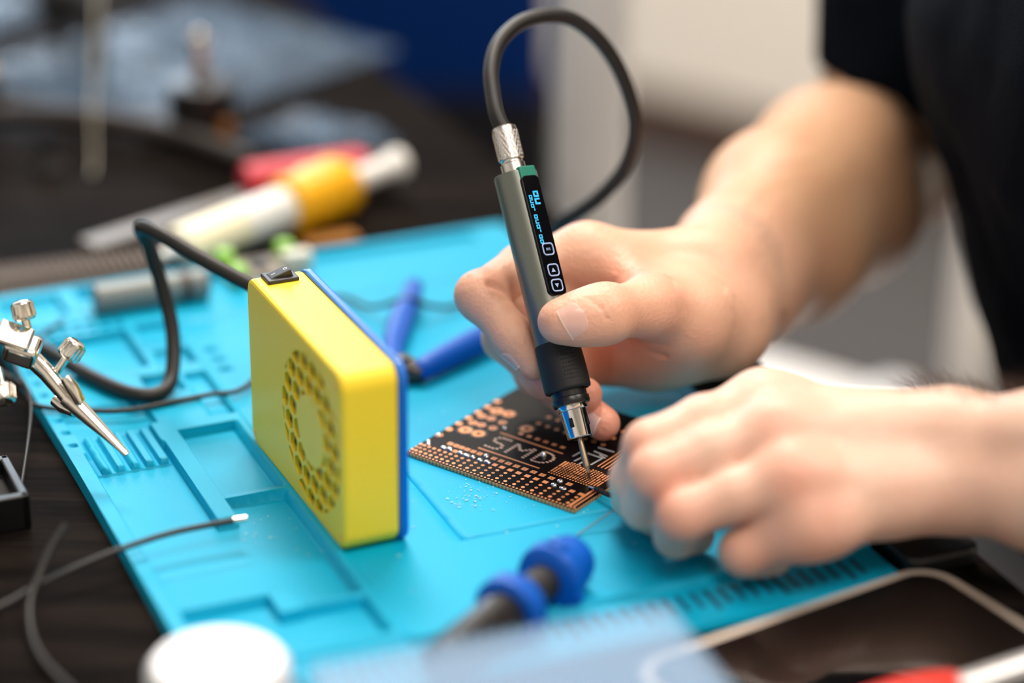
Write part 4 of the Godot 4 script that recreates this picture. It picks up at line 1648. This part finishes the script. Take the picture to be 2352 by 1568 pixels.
# ------------------------------------------------------------------ things at the left
func left_things() -> void:
	# helping hand with a crocodile clip
	var t := thing("helping_hand", "chrome helping-hand arm with thumbscrews and a crocodile clip over the mat", "helping hand")
	var j := Vector3(-207, 60, 31)
	var b := Build.new()
	b.tube(PackedVector3Array([Vector3(-330, 78, 62), Vector3(-222, 62, 36)]), 3.2, 14)
	put("rod", b.mesh(), M.chrome, t)
	b = Build.new()
	b.tube(PackedVector3Array([Vector3(-330, 0, 62), Vector3(-330, 84, 62)]), 4.0, 14)
	put("post", b.mesh(), M.chrome, t)
	put("base", lathed([[Vector2(0.01, 0), Vector2(36, 0), Vector2(37, 3), Vector2(36, 14), Vector2(30, 18), Vector2(0.01, 19)]], 36), M.dark_metal, t, Vector3(-330, 0.1, 62))
	b = Build.new()
	b.rbox(Vector3(15, 11, 13), 3, Transform3D(axis_basis(Vector3(0.3, 0.8, 0.3)), j))
	put("joint_plate", b.mesh(), M.chrome, t)
	b = Build.new()
	b.rbox(Vector3(15, 3.4, 13), 1.5, Transform3D(axis_basis(Vector3(0.3, 0.8, 0.3)), j + Vector3(-2, 8, 4)))
	put("joint_plate", b.mesh(), M.chrome, t)
	for s in [[Vector3(-214, 52, 46), Vector3(0.2, -0.5, 0.6), 5.0], [Vector3(-205, 70, 28), Vector3(-0.2, 0.9, -0.2), 4.4], [Vector3(-190, 54, 30), Vector3(0.55, 0.75, -0.2), 4.6]]:
		var screw := put("thumbscrew", lathed([[Vector2(1.8, -6), Vector2(1.8, 2)], [Vector2(1.8, 2), Vector2(s[2], 2.4), Vector2(s[2] + 0.4, 4.0), Vector2(s[2], 9.4), Vector2(s[2] - 1.4, 10.4), Vector2(0.01, 10.6)]], 24), M.chrome, t, s[0], axis_basis(s[1]))
		b = Build.new()
		for k in 18:
			var a := TAU * k / 18
			b.tube(PackedVector3Array([Vector3(cos(a) * s[2] * 1.07, 3.4, sin(a) * s[2] * 1.07), Vector3(cos(a) * s[2] * 1.02, 9.0, sin(a) * s[2] * 1.02)]), 0.35, 4, false)
		var kn := put("knurling", b.mesh(), M.chrome, screw)
		kn.set_meta("kind", "stuff")
	b = Build.new()
	b.tube(PackedVector3Array([j, Vector3(-197, 50, 33), Vector3(-187, 40, 38)]), [4.2, 3.8, 3.6], 16)
	put("arm", b.mesh(), M.chrome, t)
	# the clip: two jaws with a finger grip each
	var from := Vector3(-188, 41, 37.5)
	var to := Vector3(-162, 21, 51)
	var along := (to - from).normalized()
	var side := along.cross(Vector3(0.45, 0.75, 0.5)).normalized()
	var over := side.cross(along).normalized()
	for way in [1.0, -1.0]:
		b = Build.new()
		var rows := []
		for i in 13:
			var k := i / 12.0
			var w := lerpf(4.4, 1.5, k)
			var h := lerpf(4.4, 0.8, k)
			var row := PackedVector3Array()
			for s in 9:
				var a := PI * s / 8.0
				row.append(from.lerp(to, k) + side * cos(a) * w + over * way * sin(a) * h)
			rows.append(row)
		b.grid(rows, false, way < 0.0)
		put("jaw", b.mesh(), M.chrome, t)
		b = Build.new()
		b.tube(PackedVector3Array([from + along * 6.0 + over * way * 4.0, from + over * way * 7.5, from - along * 5.0 + over * way * 9.0]), [2.6, 3.0, 2.4], 12)
		put("finger_grip", b.mesh(), M.chrome, t)
	b = Build.new()
	for k in 8:
		b.rbox(Vector3(0.9, 0.9, 0.9), 0.2, Transform3D(axis_basis(over, along), from.lerp(to, 0.35 + k * 0.08)), 1)
	var teeth := put("teeth", b.mesh(), M.chrome, t)
	teeth.set_meta("kind", "stuff")
	# black plastic block
	t = thing("black_block", "small glossy black plastic block with a slot beside the mat", "block", ab(-43, 216, 0.1), Basis(A_DIR, Vector3.UP, B_DIR))
	b = Build.new()
	for e in [[-13.0, 0.0, 4.0, 40.0], [13.0, 0.0, 4.0, 40.0], [0.0, -18.0, 30.0, 4.0], [0.0, 18.0, 30.0, 4.0]]:
		b.rbox(Vector3(e[2], 16, e[3]), 1.0, Transform3D(Basis.IDENTITY, Vector3(e[0], 8, e[1])))
	put("walls", b.mesh(), M.black_plastic, t)
	b = Build.new()
	b.rbox(Vector3(26, 8, 36), 0.5, Transform3D(Basis.IDENTITY, Vector3(0, 5, 0)))
	put("core", b.mesh(), M.black_matte, t)
	# grey canister at the edge
	t = thing("canister", "pale grey cylindrical canister left of the black block", "canister", Vector3(-236, 0, 114))
	put("body", lathed([[Vector2(0.01, 0), Vector2(26, 0), Vector2(27, 2), Vector2(27, 34), Vector2(24, 38), Vector2(0.01, 39)]], 32), M.grey_bar, t)
	# bent leads
	var w := thing("stripped_lead", "dark wire lead with a bright stripped end reaching over the mat's trays", "wire")
	put("insulation", cable([Vector3(-215, 2.2, 160), Vector3(-198, 3, 147), Vector3(-187, 5, 136), Vector3(-176, 8, 129), Vector3(-157, 11.4, 117), Vector3(-136, 12.8, 104), Vector3(-112, 13, 93.5)], 1.3, 10), M.rubber, w)
	put("bared_end", cable([Vector3(-113, 13, 94), Vector3(-108, 13, 92)], 1.5, 10), M.bright_nickel, w)
	var c := put("bent_lead", cable([Vector3(-176, 24, 119), Vector3(-181, 18, 126), Vector3(-184.5, 11, 137), Vector3(-186, 6, 150), Vector3(-182, 3.2, 169), Vector3(-174, 2.4, 187), Vector3(-160, 2.2, 207)], 1.5, 10), M.rubber)
	tag(c, "dark wire curving up from the table in front of the canister", "wire")
	c = put("bent_lead", cable([Vector3(-206, 7, 62), Vector3(-214, 14, -10), Vector3(-226, 16, -42), Vector3(-232, 13, -70), Vector3(-226, 8, -100), Vector3(-219, 6.6, -122)], 0.8, 8), M.rubber)
	tag(c, "thin dark wire standing behind the chrome helping hand", "wire")


# ------------------------------------------------------------------ things at the back of the table
func back_things() -> void:
	# pen-shaped tool in the mat's slot
	var t := thing("grey_tool", "grey cylindrical tool lying in the mat's back slot", "tool", Vector3(-206, 12.5, -133), axis_basis(Vector3(0.917, 0, -0.399)))
	put("barrel", lathed([[Vector2(0.01, 0), Vector2(6.6, 0.4), Vector2(7.6, 2), Vector2(7.6, 56), Vector2(6.6, 58), Vector2(0.01, 58.4)]], 28), M.grey_pen, t)
	put("band", lathed([[Vector2(7.65, 44), Vector2(7.9, 44.4), Vector2(7.9, 48), Vector2(7.65, 48.4)]], 28), M.dark_metal, t)
	# flat bar
	var o := put("metal_ruler", rbox(Vector3(110, 3, 15), 1.0), M.grey_bar, self, Vector3(-186, 1.7, -270), Basis(Vector3.UP, 0.77))
	tag(o, "flat grey metal bar lying on the table behind the mat", "ruler")
	# finned strip behind the mat
	t = thing("finned_strip", "brown ribbed metal strip lying along the mat's back edge", "heat sink", Vector3(-222, 0.1, -188), Basis(Vector3(0.937, 0, -0.35), Vector3.UP, Vector3(0.35, 0, 0.937)))
	put("plate", rbox(Vector3(86, 3, 30), 0.8), M.brown_strip, t, Vector3(0, 1.6, 0))
	for k in 21:
		put("fin", rbox(Vector3(1.4, 6, 28), 0.5), M.brown_strip, t, Vector3(-40 + k * 4.0, 5.6, 0))
	# flux syringes
	var axis := Vector3(0.663, 0.02, -0.748)
	t = thing("flux_syringe", "cream-labelled syringe with an amber cap and white plunger behind the mat", "syringe", Vector3(-172, 12.2, -203), axis_basis(axis))
	put("nozzle", lathed([[Vector2(0.01, -14), Vector2(2.4, -13), Vector2(4.4, -2), Vector2(9, 0)]], 20), M.syringe_white, t)
	put("barrel", lathed([[Vector2(9, -0.5), Vector2(11.6, 1), Vector2(11.6, 76)]], 32), M.cream_label, t)
	put("label_band", lathed([[Vector2(11.8, 40), Vector2(11.9, 41), Vector2(11.9, 70), Vector2(11.8, 71)]], 32), M.syringe_white, t)
	var half := Build.new()
	var rows := []
	for y in [4.0, 72.0]:
		var row := PackedVector3Array()
		for k in 7:
			var a := 1.9 + k * 0.13
			row.append(Vector3(sin(a) * 12.1, y, cos(a) * 12.1))
		rows.append(row)
	half.grid(rows)
	put("green_stripe", half.mesh(), M.green_label, t)
	put("amber_cap", lathed([[Vector2(11.8, 74), Vector2(16.4, 75), Vector2(17, 78), Vector2(15.6, 84), Vector2(17.6, 92), Vector2(17, 104), Vector2(18, 112), Vector2(15, 120), Vector2(8, 122)]], 9), M.amber_plastic, t)
	put("plunger", lathed([[Vector2(6.6, 118), Vector2(6.6, 156)], [Vector2(6.6, 156), Vector2(9.0, 157), Vector2(9.0, 162), Vector2(0.01, 163)]], 24), M.syringe_white, t)
	t = thing("red_tube", "dark red tube lying behind the cream-labelled syringe", "tube", Vector3(-150, 10.2, -306), axis_basis(Vector3(0.91, 0.0, -0.41)))
	put("body", lathed([[Vector2(0.01, 0), Vector2(9, 0.4), Vector2(10, 2), Vector2(10, 68), Vector2(8, 72), Vector2(0.01, 73)]], 28), M.red_label, t)
	put("cap", lathed([[Vector2(7, 72), Vector2(7.4, 73), Vector2(7.4, 84), Vector2(0.01, 85)]], 24), M.dark_metal, t)
	# dim amber reflection on the tabletop, built as a flat coloured piece
	o = put("amber_reflection", rbox(Vector3(30, 2, 13), 0.9), M.brown_amber, self, Vector3(-98, 1.1, -246), Basis(Vector3.UP, 0.4))
	tag(o, "dim amber reflection below the amber syringe cap, built as a flat piece", "painted reflection")
	# small module with green terminals
	t = thing("terminal_module", "small circuit module with lime green terminals behind the yellow fan", "circuit module", Vector3(-130, 5.6, -190), Basis(Vector3(0.917, 0, -0.399), Vector3.UP, Vector3(0.399, 0, 0.917)))
	put("board", rbox(Vector3(40, 2, 26), 0.6), M.board_grey, t, Vector3(0, 1, 0))
	for p in [Vector3(-16, 6, -8), Vector3(16, 6, -8), Vector3(-16, 6, 14)]:
		put("terminal", rbox(Vector3(9, 9, 9), 2.0), M.light_green, t, p)
	put("connector", rbox(Vector3(15, 8, 9), 1.0), M.pale_plastic, t, Vector3(18, 6, 6))
	put("chip", rbox(Vector3(10, 3, 10), 0.5), M.dark_metal, t, Vector3(0, 3.4, 0))
	# rotary potentiometer
	t = thing("potentiometer", "black rotary potentiometer standing upright with a bright metal shaft", "potentiometer", Vector3(-184, 2, -402), Basis.from_scale(Vector3.ONE * 1.3))
	put("case", lathed([[Vector2(0.01, 0), Vector2(14.5, 0), Vector2(15.5, 1.5), Vector2(15.5, 25), Vector2(14, 27), Vector2(0.01, 27.4)]], 32), M.black_plastic, t)
	put("bushing", lathed([[Vector2(4.4, 27), Vector2(4.4, 34)], [Vector2(4.4, 34), Vector2(0.01, 34.4)]], 20), M.grey_bar, t)
	put("shaft", lathed([[Vector2(3.0, 34), Vector2(3.0, 42)], [Vector2(3.0, 42), Vector2(3.6, 43), Vector2(3.6, 49), Vector2(0.01, 50.4)]], 20), M.chrome, t)
	put("terminal_block", rbox(Vector3(6, 8, 4), 1.0), M.brown_amber, t, Vector3(12, 8, 11))
	# jointed metal arm lying on dark feet
	t = thing("clamp_stand", "dark jointed metal stand resting on two black feet at the far left", "stand")
	var b := Build.new()
	b.tube(curve([Vector3(-345, 10, -408), Vector3(-305, 12, -412), Vector3(-255, 14, -404), Vector3(-200, 11, -384), Vector3(-150, 8, -346)]), 6.4, 14)
	put("bar", b.mesh(), M.dark_metal, t)
	for p in [Vector3(-268, 0.1, -352), Vector3(-214, 0.1, -396)]:
		put("foot", lathed([[Vector2(0.01, 0), Vector2(11, 0), Vector2(11, 2), Vector2(7, 5), Vector2(6.5, 12)]], 20), M.black_matte, t, p)
	b = Build.new()
	b.rbox(Vector3(30, 30, 20), 6, Transform3D(Basis.IDENTITY, Vector3(-322, 20, -424)))
	put("clamp", b.mesh(), M.dark_metal, t)
	put("clamp_screw", lathed([[Vector2(4, 0), Vector2(7, 4), Vector2(7, 14), Vector2(0.01, 15)]], 18), M.chrome, t, Vector3(-316, 36, -412), axis_basis(Vector3(0.5, 0.3, 0.8)))
	# black knobs standing behind
	t = thing("black_plunger", "tall black plunger standing among the plastic film at the far left", "plunger", Vector3(-290, 0, -540))
	put("stem", lathed([[Vector2(0.01, 0), Vector2(13, 0), Vector2(13, 4), Vector2(6, 8), Vector2(6, 34)]], 20), M.black_matte, t)
	put("grip", lathed([[Vector2(6, 30), Vector2(14, 34), Vector2(17, 48), Vector2(14, 60), Vector2(0.01, 64)]], 24), M.black_matte, t)
	t = thing("black_post", "slim black post standing beside the tall black plunger", "post", Vector3(-266, 0, -520))
	put("stem", lathed([[Vector2(0.01, 0), Vector2(8, 0), Vector2(7, 40), Vector2(8, 52), Vector2(0.01, 54)]], 20), M.black_matte, t)
	var c := put("pale_cord", cable([Vector3(-262, 120, -560), Vector3(-255, 82, -490), Vector3(-250, 52, -440), Vector3(-246, 27, -392), Vector3(-242, 3, -360), Vector3(-240, 1.0, -340)], 0.5, 8), M.pale_plastic)
	tag(c, "thin pale cord hanging down over the dark jointed stand", "cord")
	# crumpled plastic film
	for s in [[Vector3(-215, 2, -550), 220.0, 180.0, 3], [Vector3(-116, 2, -402), 80.0, 60.0, 8], [Vector3(-395, 2, -640), 150.0, 120.0, 14]]:
		var n := FastNoiseLite.new()
		n.seed = s[3]
		n.frequency = 0.022
		n.fractal_octaves = 3
		n.noise_type = FastNoiseLite.TYPE_CELLULAR
		var grid := []
		for i in 41:
			var row := PackedVector3Array()
			for k in 41:
				var q := Vector2(k / 40.0 - 0.5, i / 40.0 - 0.5)
				var fade := clampf((0.5 - maxf(absf(q.x), absf(q.y))) * 8.0, 0.0, 1.0)
				row.append(Vector3(q.x * s[1], (n.get_noise_2d(q.x * s[1], q.y * s[2]) + 1.1) * 13.0 * fade, q.y * s[2]))
			grid.append(row)
		b = Build.new()
		b.grid(grid)
		var under := []
		for row in grid:
			var low := PackedVector3Array()
			for p in row:
				low.append(p - Vector3(0, 0.4, 0))
			under.append(low)
		b.grid(under, false, true)
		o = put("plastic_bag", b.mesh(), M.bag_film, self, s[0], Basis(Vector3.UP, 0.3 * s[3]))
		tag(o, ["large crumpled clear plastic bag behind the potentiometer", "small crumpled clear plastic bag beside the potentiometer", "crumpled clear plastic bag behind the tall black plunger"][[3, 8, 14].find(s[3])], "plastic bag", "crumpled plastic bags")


# ------------------------------------------------------------------ beyond the table
func beyond_table() -> void:
	# the blue chair
	var t := thing("office_chair", "blue and black office chair standing behind the work table", "chair", Vector3(-180, FLOOR_Y, -1090))
	put("seat", rbox(Vector3(440, 80, 440), 36), M.black_fabric, t, Vector3(0, 450, 20))
	var b := Build.new()
	b.rbox(Vector3(430, 560, 60), 28, Transform3D(Basis(Vector3.RIGHT, -0.12), Vector3(0, 730, -205)), 4)
	put("backrest", b.mesh(), M.blue_fabric, t)
	b = Build.new()
	b.tube(PackedVector3Array([Vector3(0, 400, -120), Vector3(0, 420, -240), Vector3(0, 640, -250)]), 22.0, 14)
	put("back_bracket", b.mesh(), M.black_plastic, t)
	put("column", lathed([[Vector2(28, 90), Vector2(28, 405)]], 20), M.dark_metal, t)
	for k in 5:
		var a := TAU * k / 5
		b = Build.new()
		b.tube(PackedVector3Array([Vector3(0, 90, 0), Vector3(cos(a) * 280, 66, sin(a) * 280)]), [26.0, 16.0], 12)
		var leg := put("leg", b.mesh(), M.black_plastic, t)
		b = Build.new()
		b.lathe([[Vector2(0.01, -20), Vector2(25, -20), Vector2(27, -16), Vector2(27, 16), Vector2(25, 20), Vector2(0.01, 20)]], 20, Transform3D(axis_basis(Vector3(-sin(a), 0, cos(a)), Vector3.UP), Vector3(cos(a) * 275, 28, sin(a) * 275)))
		put("caster", b.mesh(), M.black_plastic, leg)
	# white post behind the hand
	t = thing("white_post", "round white steel post standing between the office chair and the wall", "post", Vector3(47, FLOOR_Y, -476))
	put("tube", lathed([[Vector2(24, 8), Vector2(24, 900)]], 36), M.white_lacquer, t)
	put("base", lathed([[Vector2(0.01, 0), Vector2(120, 0), Vector2(122, 4), Vector2(118, 10), Vector2(26, 14)]], 40), M.white_lacquer, t)
	put("shade", lathed([[Vector2(24, 895), Vector2(30, 897), Vector2(30, 925), Vector2(0.01, 930)]], 32), M.white_lacquer, t)
	# drawer unit
	t = thing("drawer_unit", "low white drawer unit on the carpet beside the table", "drawer unit", room(-150, -800, FLOOR_Y), Basis(E1, Vector3.UP, E2))
	put("body", rbox(Vector3(540, 305, 266), 6), M.white_lacquer, t, Vector3(0, 180, 0))
	for k in 2:
		var d := put("drawer", rbox(Vector3(256, 270, 14), 3), M.white_lacquer, t, Vector3(-132 + k * 264, 180, 138))
		put("handle", rbox(Vector3(110, 8, 12), 3), M.chrome, d, Vector3(0, 90, 12))
	for k in 4:
		put("foot", lathed([[Vector2(0.01, 0), Vector2(18, 0), Vector2(18, 30)]], 16), M.black_plastic, t, Vector3(-240 + 480 * (k % 2), 0, -100 + 200 * (k / 2)))
	t = thing("small_bowl", "small white round bowl upside down on the drawer unit", "bowl", room(-262, -905, -402.5))
	put("shell", lathed([[Vector2(24, 0), Vector2(23, 8), Vector2(17, 17), Vector2(8, 21), Vector2(0.01, 22)]], 32), M.white_cap, t)
	t = thing("steel_upright", "square white steel upright standing on the carpet behind the person", "post", Vector3(394, FLOOR_Y, -968))
	put("tube", rbox(Vector3(28, 760, 28), 4), M.shade_white, t, Vector3(0, 380, 0))
	put("foot_plate", rbox(Vector3(70, 10, 70), 3), M.shade_white, t, Vector3(0, 5, 0))
